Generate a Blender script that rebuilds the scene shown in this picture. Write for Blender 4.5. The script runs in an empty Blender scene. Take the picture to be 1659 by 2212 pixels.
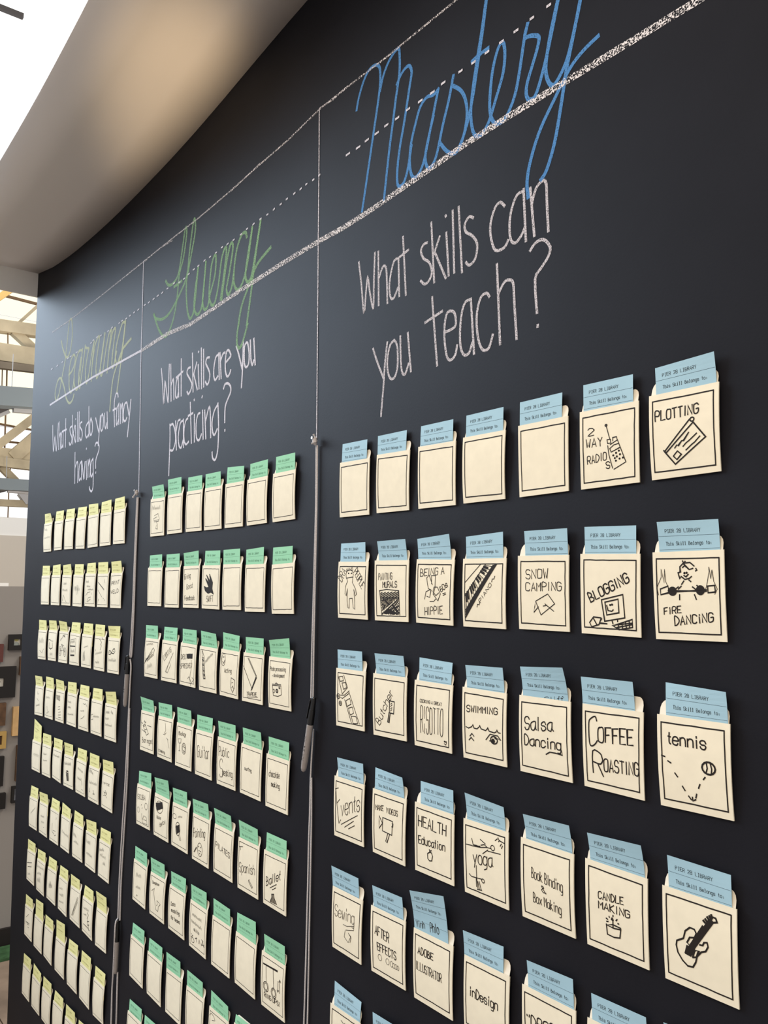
import bpy, math, random
from mathutils import Vector
C = bpy.context.scene.collection
SC = bpy.context.scene
EYE = 1.70
DIST = 0.85966          # camera to wall surface (wall surface is y = 0, room at y < 0)

# ---------------- camera ----------------
h, p, r = math.radians(37.41456), math.radians(5.56625), math.radians(0.59051)
F = Vector((-math.cos(h)*math.cos(p), math.sin(h)*math.cos(p), math.sin(p)))
R0 = Vector((math.sin(h), math.cos(h), 0)); U0 = R0.cross(F)
Rr = R0*math.cos(r)+U0*math.sin(r); Uu = -R0*math.sin(r)+U0*math.cos(r)
cd = bpy.data.cameras.new('camera'); cam = bpy.data.objects.new('camera', cd); C.objects.link(cam)
from mathutils import Matrix
M = Matrix((Rr, Uu, -F)).transposed().to_4x4(); M.translation = (0, -DIST, EYE)
cam.matrix_world = M
cd.sensor_fit = 'HORIZONTAL'; cd.sensor_width = 36.0; cd.lens = 36.0*1809.213/1659.0
cd.clip_start = .02; cd.clip_end = 200
SC.camera = cam

# ---------------- world, lights, exposure ----------------
w = bpy.data.worlds.new('world'); SC.world = w; w.use_nodes = True
nt = w.node_tree; bgn = nt.nodes['Background']
bgn.inputs[0].default_value = (1.0, .98, .97, 1); bgn.inputs[1].default_value = .78
def area(name, loc, target, sx, sy, power, col):
    l = bpy.data.lights.new(name, 'AREA'); l.shape = 'RECTANGLE'; l.size = sx; l.size_y = sy; l.energy = power; l.color = col
    o = bpy.data.objects.new(name, l); C.objects.link(o); o.location = loc
    o.rotation_euler = (Vector(target)-Vector(loc)).to_track_quat('-Z', 'Y').to_euler(); return o
area('skylight_daylight', (-7.6, -2.7, 4.9), (-2.6, 0, 1.9), 4.6, 3.2, 640, (.68, .83, 1.0))
area('gallery_fill', (-3.2, 1.6, 3.4), (-4.43, .6, 1.0), .6, .6, 26, (1, .93, .82))  # added fill, no fixture there: lifts the grey partition and its frames
area('truss_fill', (-6.0, 2.5, 1.9), (-10, 2.4, 4.6), 1.0, 1.0, 90, (1, .93, .82))  # unseen fill light added to brighten the trusses and far space
area('hall_lamp', (.2, -2.2, 4.0), (-.9, 0, 2.0), 1.0, 1.0, 52, (1.0, .78, .54))
sp = bpy.data.lights.new('uplighter', 'SPOT'); sp.energy = 260; sp.color = (1, .70, .38); sp.spot_size = math.radians(10.5); sp.spot_blend = 1; sp.shadow_soft_size = .05
so = bpy.data.objects.new('uplighter', sp); C.objects.link(so); so.location = (.45, -.95, 1.95)
so.rotation_euler = (Vector((-1.86, -.085, EYE+1.19))-so.location).to_track_quat('-Z', 'Y').to_euler()
SC.view_settings.view_transform = 'Standard'; SC.view_settings.look = 'None'
SC.view_settings.exposure = 0.0; SC.view_settings.gamma = 1.0; SC.view_settings.use_curve_mapping = False
SC.cycles.max_bounces = 6

# ---- measured layout of the wall, in millimetres along (u) and up (v) from eye level ----
POCKETS=[
('b11',[-1247.9,236.1,-1157.6,234.0,-1162.8,136.0,-1251.8,136.9],[-1243.6,270.2,4.8,-1167.4,268.5,5.1,-1167.4,234.3,-1243.6,237.1],[],[]),
('b12',[-1136.4,236.7,-1047.2,234.2,-1053.5,135.9,-1140.6,136.8],[-1135.8,269.5,5.5,-1058.4,268.7,4.4,-1058.4,234.6,-1135.8,237.5],[],[]),
('b13',[-1025.6,235.8,-936.4,233.7,-941.3,135.4,-1029.1,136.1],[-1021.7,269.2,4.6,-944.0,268.3,5.2,-944.0,234.5,-1021.7,236.2],[],[]),
('b14',[-919.9,235.7,-831.4,234.6,-836.8,136.1,-923.2,136.2],[-914.6,268.9,5.1,-837.1,269.1,4.9,-837.1,235.3,-914.6,236.4],[],[]),
('b15',[-806.7,236.3,-717.3,236.2,-721.1,137.0,-808.5,136.0],[-804.5,269.7,5.3,-728.6,270.1,4.5,-728.6,236.7,-804.5,236.9],[],[]),
('b16',[-697.6,237.5,-607.4,237.0,-611.1,137.4,-700.1,136.7],[-692.2,272.5,5.8,-616.0,271.7,5.4,-616.0,237.5,-692.2,238.7],[('t','2',150,668,251,670,9.3,1.0),('t','WAY',113,521,397,519,10.8,1.0),('t','RADIO',131,307,464,336,9.6,1.0),('t','S',455,224,519,222,8.3,1.0),('o',465,767,15,11,1.4),('s',(470,754,528,584),1.0),('s',(480,583,536,583,544,535,490,534,480,583),1.0),('s',(577,556,577,599,641,602,654,557),1.0),('s',(491,507,509,388,565,218),1.0),('s',(532,515,656,561,790,272,587,201),1.0),('s',(525,467,592,504,676,515,700,464,617,439,545,420,525,467),1.0),('o',630,401,6,5,1.5),('o',677,423,6,4,1.5),('o',582,375,6,4,1.5),('o',642,355,6,5,1.5),('o',694,376,6,5,1.5),('o',607,338,6,4,1.5),('o',686,324,6,4,1.5),('o',742,330,6,4,1.5),('o',624,304,6,4,1.5)],[]),
('b17',[-592.5,239.4,-501.7,239.6,-504.5,139.3,-593.5,138.0],[-583.3,271.9,7.0,-505.1,274.4,9.6,-505.1,240.1,-583.3,240.0],[('t','PLOTTING',96,684,723,690,11.4,1.4),('s',(220,310,598,636),1.5),('s',(246,295,648,596),1.5),('s',(648,596,816,406,371,147,220,310,203,328,246,295),1.5),('o',633,631,28,23,1.4),('s',(347,244,410,296,464,251,397,198,347,244),1.3),('s',(373,334,405,366,426,355,478,406,503,403,581,488),1.3),('s',(494,338,539,373,580,393,692,463),1.3),('s',(534,292,620,346,661,366,737,425),1.3)],[]),
('b21',[-1247.3,56.4,-1157.4,54.2,-1163.1,-44.7,-1252.2,-43.7],[-1243.2,88.9,4.9,-1167.7,88.3,6.6,-1167.7,55.1,-1243.2,56.9],[('r','DRA',148,633,291,824,15.3,1.0),('t','WING',291,824,511,851,4.9,1.0),('r','PEOPLE',538,805,821,529,13.2,1.0),('o',372,794,10,5,1.5),('o',469,795,10,5,1.5),('s',(300,712,285,793,340,847,417,855,497,835,533,775,529,731,301,708),1.0),('s',(313,702,345,652,275,550,265,428,308,393,348,521),1.0),('s',(348,521,335,308,357,188,397,179,422,351,519,357,540,193,593,165,594,335,563,514,619,399,655,426,628,516,514,634,522,725),1.0)],[]),
('b22',[-1139.1,55.7,-1047.5,54.2,-1053.0,-45.1,-1141.9,-45.0],[-1128.8,87.8,10.4,-1053.3,88.4,10.5,-1053.3,54.6,-1128.8,55.9],[('t','PAINTING',129,674,532,688,10.8,1.1),('t','MURALS',255,548,674,561,9.6,1.1),('s',(153,495,371,520,735,502,762,106),1.3),('s',(164,495,221,101),1.3),('h',(190,465,729,487,736,384,206,376),9,20,1.5),('h',(207,357,686,374,236,158),12,55,1.5),('s',(226,329,415,360),1.6),('s',(229,272,318,255,269,197),1.6),('s',(348,331,455,276,371,237),1.6),('s',(469,333,552,363),1.6),('s',(522,306,422,257),1.6),('s',(277,358,421,276),1.6),('h',(721,360,754,115,431,107,273,125),13,-40,1.4),('s',(430,125,722,338),1.4),('s',(499,127,744,264),1.4),('s',(569,110,733,189),1.4),('s',(359,143,561,222),1.4),('s',(461,183,695,244),1.4),('s',(559,260,736,133),1.4),('s',(206,376,736,384),1.8),('s',(221,101,737,375),1.8),('h',(220,120,425,210,738,115),8,5,1.4)],[]),
('b23',[-1027.4,55.1,-938.3,52.1,-946.0,-47.1,-1032.6,-45.2],[-1024.8,87.2,8.5,-947.3,91.3,10.6,-947.3,53.1,-1024.8,55.3],[('t','BEING A',123,733,758,780,10.8,1.0),('t','HIPPIE',257,128,735,172,11.7,1.0),('r','60s',698,498,868,595,8.5,1.0),('s',(352,541,301,709,366,755,461,606),1.0),('s',(438,623,428,747,535,749,534,573,497,466),1.0),('s',(414,534,292,495,254,378),1.0),('s',(367,542,430,526,393,409,314,424),1.0),('s',(482,465,613,363,679,471,595,574,504,572,479,500,560,441,633,487),1.0),('s',(398,347,506,351,564,397),1.0),('s',(739,478,812,492),1.0),('s',(750,452,820,472),1.0)],[]),
('b24',[-919.4,52.8,-830.6,51.6,-836.2,-47.9,-923.0,-47.2],[-913.7,85.5,6.8,-837.8,89.1,6.3,-837.8,52.0,-913.7,53.2],[('s',(79,472,100,273),0.9),('s',(90,481,104,373),3.2),('s',(114,506,148,321),0.9),('s',(125,514,146,414),3.2),('s',(150,539,195,368),0.9),('s',(185,573,242,416),0.9),('s',(195,581,229,497),3.2),('s',(220,606,288,463),0.9),('s',(230,614,271,538),3.2),('s',(254,639,335,511),0.9),('s',(265,647,312,578),3.2),('s',(289,672,381,558),0.9),('s',(323,705,426,604),0.9),('s',(333,713,393,660),3.2),('s',(357,738,472,651),0.9),('s',(368,746,433,700),3.2),('s',(391,771,517,698),0.9),('s',(425,803,561,744),0.9),('s',(435,812,513,780),3.2),('s',(459,836,606,790),0.9),('s',(469,844,552,820),3.2),('s',(492,868,650,836),0.9),('s',(502,877,592,860),3.2),('s',(525,901,694,881),0.9),('s',(61,455,542,917),1.2),('s',(76,248,715,904),1.2),('s',(59,646,430,918),1.0),('h',(77,237,716,899,792,915,76,136),70,80,1.0),('s',(70,136,792,915),1.8),('r','PIANO',436,357,697,618,5.1,1.0),('s',(352,294,364,336,405,328,417,362),1.0),('s',(694,662,705,703,744,703,763,744),1.0)],[]),
('b25',[-808.4,54.0,-718.4,52.7,-722.0,-46.9,-810.4,-46.4],[-795.6,87.6,8.0,-720.6,87.5,7.4,-720.6,53.0,-795.6,54.5],[('t','SNOW',168,686,606,697,12.2,1.0),('t','CAMPING',165,521,865,534,11.0,1.0),('s',(360,385,602,485,734,357,461,203,360,385,318,235,415,311),1.0),('s',(509,323,576,334,713,260),1.0),('s',(546,353,591,325),1.0)],[]),
('b26',[-699.5,53.3,-609.5,50.8,-613.2,-49.2,-702.0,-47.6],[-692.8,87.6,6.4,-615.7,85.2,5.1,-615.7,51.3,-692.8,53.5],[('r','BLOGGING',180,393,835,662,11.9,1.5),('s',(364,431,724,505,750,224,413,169,364,431),1.4),('s',(423,404,645,447,655,282,450,247,423,404),1.4),('s',(453,365,474,302,537,296,561,315),1.4),('s',(538,179,551,143),1.4),('s',(629,195,629,174),1.4),('s',(576,127,870,211,871,115,650,77,539,125,870,167),1.4),('s',(613,102,871,150),1.4),('s',(637,138,650,82),1.4),('s',(698,159,711,85),1.4),('s',(758,171,771,101),1.4),('s',(818,191,824,109),1.4),('s',(149,143,221,214,349,207,312,123,183,89,149,143),1.4),('s',(221,192,274,121),1.4),('s',(362,198,325,142,451,139),1.4),('o',511,371,6,4,1.5),('o',543,377,6,5,1.5)],[]),
('b27',[-592.2,51.7,-501.6,52.0,-503.1,-48.6,-592.4,-49.7],[-583.5,87.1,10.2,-506.4,85.7,8.3,-506.4,52.0,-583.5,52.1],[('s',(413,715,395,690,377,732,371,757,403,765,398,824,447,864,541,870,598,828),1.3),('s',(413,715,464,681,527,692,559,713),1.3),('s',(436,815,468,839,529,791,581,803),1.3),('s',(438,890,462,847),1.3),('s',(475,885,447,853),1.3),('s',(451,726,480,709,514,738),1.3),('s',(622,802,634,782,615,773),1.3),('s',(449,664,415,626),1.3),('s',(520,675,547,655),1.3),('s',(217,557,758,547),1.3),('s',(216,537,759,563),1.3),('s',(103,575,218,608,227,532,106,510,103,575),1.3),('s',(367,573,410,606),1.3),('s',(566,597,617,564),1.3),('s',(381,510,379,453),1.3),('s',(591,510,615,457),1.3),('s',(775,604,869,611,877,539,778,531,775,604),1.3),('s',(325,573,368,598),1.3),('s',(628,613,658,588),1.3),('s',(73,507,53,592,122,710,124,804,164,642,174,803,186,659,249,540),0.6),('s',(738,539,770,636,792,734,799,815,821,685,838,782,860,652,903,571,867,514),0.6),('o',460,752,5,5,1.5),('o',491,755,5,4,1.5),('o',281,549,30,23,5),('o',674,559,28,26,5),('t','FiRE',144,284,393,307,7.5,1.2),('t','DANCiNG',294,164,831,216,9.8,1.2)],[]),
('b31',[-1249.7,-132.3,-1161.2,-132.0,-1168.4,-232.8,-1252.7,-233.3],[-1246.3,-99.7,7.2,-1172.0,-99.0,7.6,-1172.0,-131.9,-1246.3,-132.1],[('s',(69,880,234,566),1.1),('s',(270,894,418,688,234,566),1.1),('s',(323,475,558,98),1.1),('s',(472,615,837,107),1.1),('s',(111,853,231,871,269,795,157,777,111,853),1.1),('s',(220,752,339,771,386,686,281,648,220,752),1.1),('s',(365,459,501,510,549,417,413,366,365,459),1.1),('s',(456,340,593,372,634,270,518,229,456,340),1.1),('s',(548,213,719,220,777,110,619,94,548,213),1.1),('s',(175,541,317,553,481,641,455,584,240,488,178,502),1.1),('o',95,515,53,43,1.3),('o',169,399,49,39,1.3),('o',95,515,20,16,1.0),('o',169,399,21,15,1.0)],[]),
('b32',[-1139.7,-132.6,-1050.2,-132.6,-1055.1,-233.3,-1142.2,-234.1],[-1132.7,-99.2,10.1,-1056.3,-99.0,9.9,-1056.3,-132.4,-1132.7,-132.4],[('r','Butcher',210,171,620,712,13.0,1.0),('s',(518,594,662,589,640,397,513,403,518,594),1.5),('s',(502,402,456,246,498,247,537,392),1.8),('s',(556,543,588,564),1.0),('s',(551,506,597,538),1.0),('s',(547,466,593,492),1.0),('s',(542,433,588,459),1.0)],[]),
('b33',[-1030.5,-134.1,-941.5,-135.0,-948.1,-235.8,-1034.3,-235.6],[-1021.0,-98.9,5.4,-946.0,-102.3,3.5,-946.4,-134.9,-1021.0,-133.7],[('t','COOKING A GREAT',165,675,744,673,4.6,1.4),('t','RISOTTO',182,224,783,235,38.8,1.0),('s',(815,126,846,109,874,134),1.0),('o',824,156,8,4,1.5),('o',863,154,7,5,1.5)],[]),
('b34',[-920.3,-134.9,-831.0,-135.8,-835.0,-236.8,-922.3,-236.9],[-912.0,-102.5,9.5,-836.5,-101.1,9.5,-836.5,-135.5,-912.0,-135.2],[('t','SWIMMING',113,664,813,692,8.8,1.3),('s',(91,447,152,433,233,463,254,493,282,448,354,446,399,475,414,500,447,457,552,445,590,474,595,493,630,447,746,437,796,459,800,483,835,448,880,449),1.3),('s',(182,325,230,367,277,333),1.3),('s',(156,267,210,309,273,269),1.3),('s',(556,320,652,407,824,403,889,349,825,369),1.3),('s',(635,314,666,318),1.3),('s',(748,383,762,361,813,352),1.3),('o',737,335,76,51,1.6),('o',717,321,13,10,4)],[]),
('b35',[-807.0,-135.2,-718.2,-135.2,-719.9,-237.1,-809.4,-237.2],[-801.3,-96.6,11.6,-722.8,-92.0,16.9,-722.8,-135.4,-801.3,-135.3],[('t','Salsa',123,562,662,600,16.7,1.4),('t','Dancing',112,363,817,379,13.0,1.4),('s',(532,291,608,329,720,330,845,321,825,377),1.4)],[('t','Cliff',493,-110,894,-26,6.2,1.0)]),
('b36',[-699.0,-135.0,-609.2,-135.7,-612.8,-238.0,-700.6,-236.9],[-699.6,-101.7,9.0,-621.7,-101.4,9.7,-621.7,-135.7,-699.6,-135.2],[('t','C',115,496,253,532,34.3,1.5),('t','OFFEE',273,570,844,609,17.5,1.5),('t','R',172,183,338,174,27.2,1.5),('t','OASTING',363,237,925,269,14.6,1.5)],[]),
('b37',[-590.5,-135.2,-500.3,-135.4,-501.3,-237.2,-590.6,-238.3],[-579.4,-98.3,5.3,-503.1,-101.8,8.8,-503.1,-135.1,-579.4,-135.4],[('t','tennis',158,693,682,696,12.6,1.5),('o',711,502,88,65,1.8),('s',(683,552,693,499,672,442),1.4),('s',(734,563,752,500,745,448),1.4),('s',(57,554,105,547),1.4),('s',(146,505,189,488),1.4),('s',(239,387,276,350),1.4),('s',(336,259,370,217),1.4),('s',(416,165,450,131),1.4),('s',(467,162,472,121),1.4),('s',(491,130,512,143),1.4),('s',(516,162,529,203),1.4),('s',(561,270,583,315),1.4),('s',(634,374,659,401),1.4)],[]),
('b41',[-1249.8,-318.9,-1160.8,-319.0,-1166.4,-421.9,-1253.5,-422.1],[-1239.8,-286.2,9.1,-1165.0,-285.4,7.6,-1165.0,-319.2,-1239.8,-319.5],[('s',(47,783,153,816),1.1),('s',(63,792,115,525,178,233,244,302),1.1),('s',(105,551,207,635),1.1),('s',(258,229,811,475),1.1),('s',(371,203,684,360),1.1),('s',(505,201,713,292),1.1),('t','vents',247,368,878,564,26.9,1.1)],[]),
('b42',[-1137.1,-319.8,-1049.1,-321.0,-1056.5,-424.9,-1140.5,-423.0],[-1133.0,-285.9,5.4,-1056.0,-288.6,10.3,-1056.0,-321.5,-1133.0,-320.5],[('t','MAKE',108,686,349,706,8.1,1.5),('t','VIDEOS',433,694,775,704,8.3,1.5),('s',(335,605,635,599,615,387,326,398,335,605),1.3),('s',(328,513,221,612,224,418,328,513),1.3),('s',(620,570,645,566,642,514,608,516),1.3),('s',(487,378,426,253,469,244,546,378),1.3)],[]),
('b43',[-1028.3,-320.1,-938.2,-321.4,-942.7,-424.0,-1031.2,-423.3],[-1015.6,-286.7,6.1,-940.9,-287.2,6.6,-940.9,-321.8,-1015.6,-320.7],[('t','HEALTH',99,670,812,663,15.7,1.4),('t','Education',104,415,789,446,11.3,1.3),('s',(401,346,343,313,347,241,393,218,451,231,472,301,446,344,401,346,391,381),1.4),('s',(401,359,444,377),1.4)],[]),
('b44',[-918.1,-321.3,-828.6,-321.6,-832.4,-425.5,-919.1,-424.9],[-911.6,-284.0,11.0,-835.3,-289.3,9.6,-835.3,-322.6,-911.6,-321.5],[('s',(782,889,808,857,919,843),1.1),('s',(722,839,771,872),1.1),('s',(796,840,820,862),1.1),('s',(830,788,858,823),1.1),('s',(860,764,883,802),1.1),('s',(59,659,198,669),1.1),('s',(563,669,838,686),1.1),('s',(197,764,230,686,395,698,199,665,408,685,536,712,638,718),1.1),('s',(393,788,510,751),1.1),('s',(449,611,563,684),1.1),('s',(408,715,485,739,549,714),1.1),('s',(125,274,179,249,418,266),1.1),('s',(296,419,300,246,321,108),1.1),('s',(286,250,289,138),1.1),('s',(353,221,395,118),1.1),('s',(322,213,356,113),1.1),('s',(303,103,408,116),1.1),('o',670,732,42,34,1.0),('o',445,249,31,26,1.0),('t','yoga',229,442,657,487,17.6,1.2)],[]),
('b45',[-805.7,-322.2,-715.7,-323.0,-717.8,-425.9,-807.1,-425.3],[-797.2,-289.9,12.1,-719.0,-287.9,12.0,-719.0,-323.3,-797.2,-322.2],[('t','Book Binding',217,545,804,504,12.4,1.4),('t','&',413,420,489,403,7.0,1.4),('t','Box Making',242,250,765,225,11.7,1.4)],[]),
('b46',[-697.8,-322.7,-608.0,-323.9,-610.9,-426.5,-699.3,-426.0],[-690.8,-290.1,11.7,-612.2,-286.8,12.8,-612.2,-324.1,-690.8,-323.3],[('t','CANDLE',221,589,626,618,8.3,1.6),('t','MAKING',221,479,724,493,8.4,1.6),('s',(344,328,356,215,465,209,560,228,577,326,465,311,344,320,453,349,577,342),1.4),('s',(453,316,453,391,429,401,441,424,460,401),1.4),('s',(392,427,397,417),1.4),('s',(460,455,455,444),1.4),('s',(524,427,505,408),1.4),('s',(532,382,548,384),1.4),('s',(344,394,368,388),1.4),('s',(349,359,375,365),1.4)],[]),
('b47',[-588.5,-325.2,-498.9,-325.7,-501.6,-427.9,-589.6,-427.4],[-580.6,-290.3,8.2,-504.7,-292.8,6.4,-504.7,-326.1,-580.6,-325.7],[('s',(197,462,186,413,206,341,267,275,339,235,411,246,452,307,473,374,534,437,593,462,627,517,614,558,574,547,554,511,514,507),1.6),('s',(197,462,291,512,319,597,385,650,446,647,472,608,445,560,380,545,338,479,363,471),1.6),('s',(675,808,695,840,733,839,752,802,704,786),1.6),('s',(412,348,443,426,500,442,463,363,412,348),1.6),('s',(366,395,656,795),3.2),('s',(386,397,681,787),3.2),('s',(376,398,669,794),3.2),('s',(403,421,689,789),3.2),('s',(354,407,566,703),3.2),('s',(571,772,591,758),2.2),('s',(597,794,616,777),2.2),('s',(623,821,642,802),2.2),('s',(650,839,666,821),2.2),('s',(676,856,685,838),2.2),('s',(342,442,433,438),2.2),('s',(331,416,423,407),2.2),('s',(321,390,402,379),2.2),('s',(316,366,382,359),2.2),('s',(342,442,316,366),2.2),('s',(433,438,382,359),2.2)],[]),
('b51',[-1250.0,-505.5,-1161.5,-505.6,-1169.6,-610.8,-1254.1,-609.2],[-1251.7,-472.1,9.6,-1173.5,-473.1,8.2,-1173.5,-506.7,-1251.7,-506.5],[('t','Sewing',116,546,766,570,19.2,0.8),('s',(402,474,528,478,769,542,756,472,493,410),0.8),('s',(473,395,441,289,575,229,666,351,579,385),0.8),('s',(602,372,676,335,636,247),0.8)],[]),
('b52',[-1138.4,-505.5,-1048.9,-504.7,-1053.1,-609.0,-1140.7,-609.6],[-1133.2,-472.9,9.1,-1055.8,-470.7,8.9,-1055.8,-505.1,-1133.2,-505.9],[('t','AFTER',136,604,546,574,13.6,1.3),('t','EFFECTS',203,378,755,377,11.7,1.3),('o',282,281,55,46,0.6),('o',508,281,50,46,0.6),('o',627,278,35,43,0.6),('o',691,270,31,39,0.6),('o',751,273,31,38,0.6),('o',811,272,27,35,0.6)],[]),
('b53',[-1028.9,-507.0,-939.5,-506.1,-945.1,-611.2,-1031.7,-610.8],[-1028.5,-450.6,16.5,-951.4,-437.9,15.9,-951.4,-506.9,-1028.5,-507.7],[('t','ADOBE',129,671,523,679,9.9,1.9),('t','ILLUSTRATOR',84,440,740,436,11.7,1.9)],[('t','Vinh',63,54,325,100,10.6,1.5),('t','Phlo',490,87,742,124,13.1,1.5)]),
('b54',[-915.9,-509.0,-827.5,-508.4,-832.9,-611.2,-920.0,-609.4],[-917.1,-476.0,9.0,-840.3,-474.6,5.4,-840.3,-509.3,-917.1,-509.7],[('t','inDesign',147,489,768,495,11.9,1.4)],[]),
('b55',[-805.0,-509.2,-715.5,-509.2,-717.6,-612.5,-806.9,-611.1],[-794.8,-475.6,8.9,-719.2,-473.3,7.5,-719.2,-510.0,-794.8,-509.4],[('t','"DROP',102,532,625,572,13.1,1.4)],[]),
('b56',[-697.5,-509.4,-608.6,-508.5,-611.2,-613.0,-699.5,-611.3],[-691.0,-479.2,7.4,-613.0,-477.1,8.1,-613.0,-509.4,-691.0,-510.2],[],[]),
('b57',[-591.8,-504.2,-503.0,-505.4,-505.7,-607.9,-593.8,-609.0],[-588.3,-472.0,10.5,-513.2,-471.9,7.7,-513.2,-505.8,-588.3,-505.8],[],[]),
('b61',[-1251.5,-699.3,-1164.2,-698.6,-1172.4,-807.4,-1255.2,-802.9],[-1241.6,-660.4,5.6,-1166.6,-668.0,3.5,-1167.1,-699.7,-1241.6,-700.5],[('s',(384,843,471,815),1),('s',(510,837,381,653),1)],[]),
('b62',[-1136.9,-700.6,-1049.2,-698.9,-1053.7,-804.3,-1140.3,-801.3],[-1130.8,-668.6,7.3,-1057.2,-666.0,7.9,-1057.2,-699.9,-1130.8,-701.8],[],[]),
('g11',[-2136.3,243.0,-2043.1,241.1,-2050.5,143.5,-2140.3,144.3],[-2125.1,275.8,9.1,-2047.8,274.8,10.2,-2047.8,241.4,-2125.1,244.4],[('z',128,696,705,688,129,9),('s',(318,548,574,591,671,449,608,383,306,383,254,468,512,511),0.9),('s',(459,376,548,290,544,180,411,199,472,293),0.9),('s',(299,425,639,423),0.9)],[]),
('g12',[-2023.0,244.4,-1933.4,242.8,-1940.0,145.2,-2029.6,144.8],[-2025.1,284.5,7.6,-1944.6,283.6,6.8,-1944.6,243.4,-2025.1,245.3],[],[]),
('g13',[-1909.3,243.2,-1820.8,241.3,-1829.5,143.9,-1917.0,144.8],[-1905.3,277.8,6.0,-1827.1,275.8,6.0,-1827.1,241.8,-1905.3,244.2],[],[]),
('g14',[-1807.5,242.0,-1719.0,240.5,-1725.9,142.8,-1814.5,143.4],[-1808.3,275.2,6.2,-1729.1,273.8,7.2,-1729.1,241.2,-1808.3,242.9],[],[]),
('g15',[-1702.8,241.6,-1615.8,240.3,-1624.5,142.2,-1709.1,143.1],[-1699.0,279.6,4.7,-1619.0,273.8,5.8,-1619.0,240.9,-1699.0,242.5],[],[]),
('g16',[-1599.5,240.6,-1512.6,240.8,-1519.7,143.2,-1604.8,142.4],[-1589.7,274.1,6.5,-1515.1,275.6,5.8,-1515.1,241.4,-1589.7,241.5],[],[]),
('g17',[-1489.7,242.0,-1402.6,241.9,-1408.0,144.0,-1494.6,143.0],[-1481.7,276.1,5.5,-1406.5,275.7,6.4,-1406.5,242.4,-1481.7,243.0],[],[]),
('g21',[-2137.1,61.5,-2042.8,60.6,-2053.4,-37.8,-2142.4,-38.3],[-2129.4,93.7,6.0,-2048.9,94.5,6.3,-2048.9,61.3,-2129.4,61.7],[],[]),
('g22',[-2022.5,60.2,-1933.2,59.3,-1944.5,-39.6,-2029.6,-40.2],[-2020.0,93.1,6.3,-1940.6,93.2,6.3,-1940.6,59.2,-2020.0,60.2],[],[]),
('g23',[-1912.9,61.2,-1823.4,61.4,-1832.5,-38.1,-1918.6,-38.6],[-1911.2,92.7,9.1,-1832.0,96.5,7.1,-1832.0,61.6,-1911.2,61.7],[('t','Giving',88,674,465,715,12.5,0.8),('t','Good',233,437,610,485,11.2,0.8),('t','Feedback',120,176,766,192,10.4,0.9)],[]),
('g24',[-1807.9,61.1,-1717.7,60.2,-1725.0,-39.4,-1813.6,-38.2],[-1798.8,94.7,5.2,-1721.1,93.2,6.1,-1721.1,60.5,-1798.8,61.4],[('h',(434,799,629,599,601,470,685,342,542,386,368,355,208,417,145,512,290,478,426,491,209,697,455,574,264,776,490,622),34,80,2.6),('t','SWIFT',289,156,674,177,13.2,0.9)],[]),
('g25',[-1702.6,61.0,-1615.2,60.7,-1622.7,-38.2,-1708.2,-39.1],[-1704.4,93.5,6.4,-1626.3,93.9,6.3,-1626.3,61.0,-1704.4,61.3],[],[]),
('g26',[-1597.9,58.3,-1511.5,58.6,-1519.8,-39.9,-1603.5,-41.0],[-1598.2,90.3,6.0,-1523.4,93.6,5.6,-1523.4,58.7,-1598.2,59.0],[],[]),
('g27',[-1486.6,56.0,-1399.2,58.6,-1405.3,-40.8,-1489.0,-42.5],[-1485.7,90.6,5.3,-1409.2,91.3,5.9,-1409.2,58.2,-1485.7,57.1],[],[]),
('g31',[-2134.8,-120.9,-2044.7,-121.8,-2059.8,-221.2,-2144.8,-221.5],[-2136.9,-88.3,6.6,-2057.6,-87.5,7.4,-2057.6,-119.8,-2136.9,-121.0],[('z',115,798,585,837,79,7),('s',(37,340,639,774,727,726,686,592,223,404,165,481,37,340),1.3),('s',(105,397,590,665),1.3),('s',(214,444,641,616),1.3),('z',234,192,614,270,131,5)],[]),
('g32',[-2025.2,-120.8,-1932.9,-121.7,-1942.8,-221.8,-2034.7,-222.3],[-2020.8,-88.5,4.6,-1940.4,-88.3,5.2,-1940.4,-120.7,-2020.8,-120.6],[('r','COOKING',200,484,647,751,13.5,0.8),('s',(767,721,545,481,285,237,429,209,627,411,545,481),1.0),('s',(488,427,356,229),1.0)],[]),
('g33',[-1913.7,-121.7,-1825.4,-123.6,-1836.7,-222.9,-1922.9,-222.0],[-1906.7,-88.7,6.8,-1828.5,-89.7,7.5,-1828.5,-123.3,-1906.7,-121.9],[('t','DEUTSCH',88,606,789,678,10.8,0.9),('h',(449,743,768,778,789,678,480,655),8,10,2.4),('t','SPRECHEN',51,382,784,453,11.3,0.9),('s',(734,630,747,413,663,188,731,25),1.0),('s',(533,177,621,233,743,123),1.0),('s',(819,226,925,187,780,102),1.0)],[]),
('g34',[-1808.3,-123.8,-1717.9,-125.7,-1726.6,-225.0,-1814.4,-225.1],[-1803.1,-89.3,8.1,-1722.8,-93.3,10.2,-1722.8,-125.6,-1803.1,-124.0],[('s',(137,904,277,270,385,279,283,774,168,894),1.3),('s',(185,709,299,671),1.3),('s',(202,594,329,557),1.3),('s',(232,480,347,443),1.3),('s',(252,389,373,352),1.3),('h',(177,755,284,763,385,279,277,270),16,10,1.0),('z',363,606,766,833,101,9)],[]),
('g35',[-1699.8,-124.6,-1613.9,-126.4,-1624.6,-226.8,-1709.4,-225.8],[-1693.1,-88.2,7.3,-1619.8,-93.1,5.1,-1619.8,-126.4,-1693.1,-124.7],[('t','Acting',255,510,649,527,8.8,0.9),('o',175,777,97,136,0.9),('s',(125,829,204,839),1.2),('s',(130,740,196,696,251,772),1.2),('s',(640,427,843,390,819,224,728,117,626,206,640,427),1.2),('s',(678,320,731,336),1.2),('s',(682,211,729,259,777,209),1.2)],[]),
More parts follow.
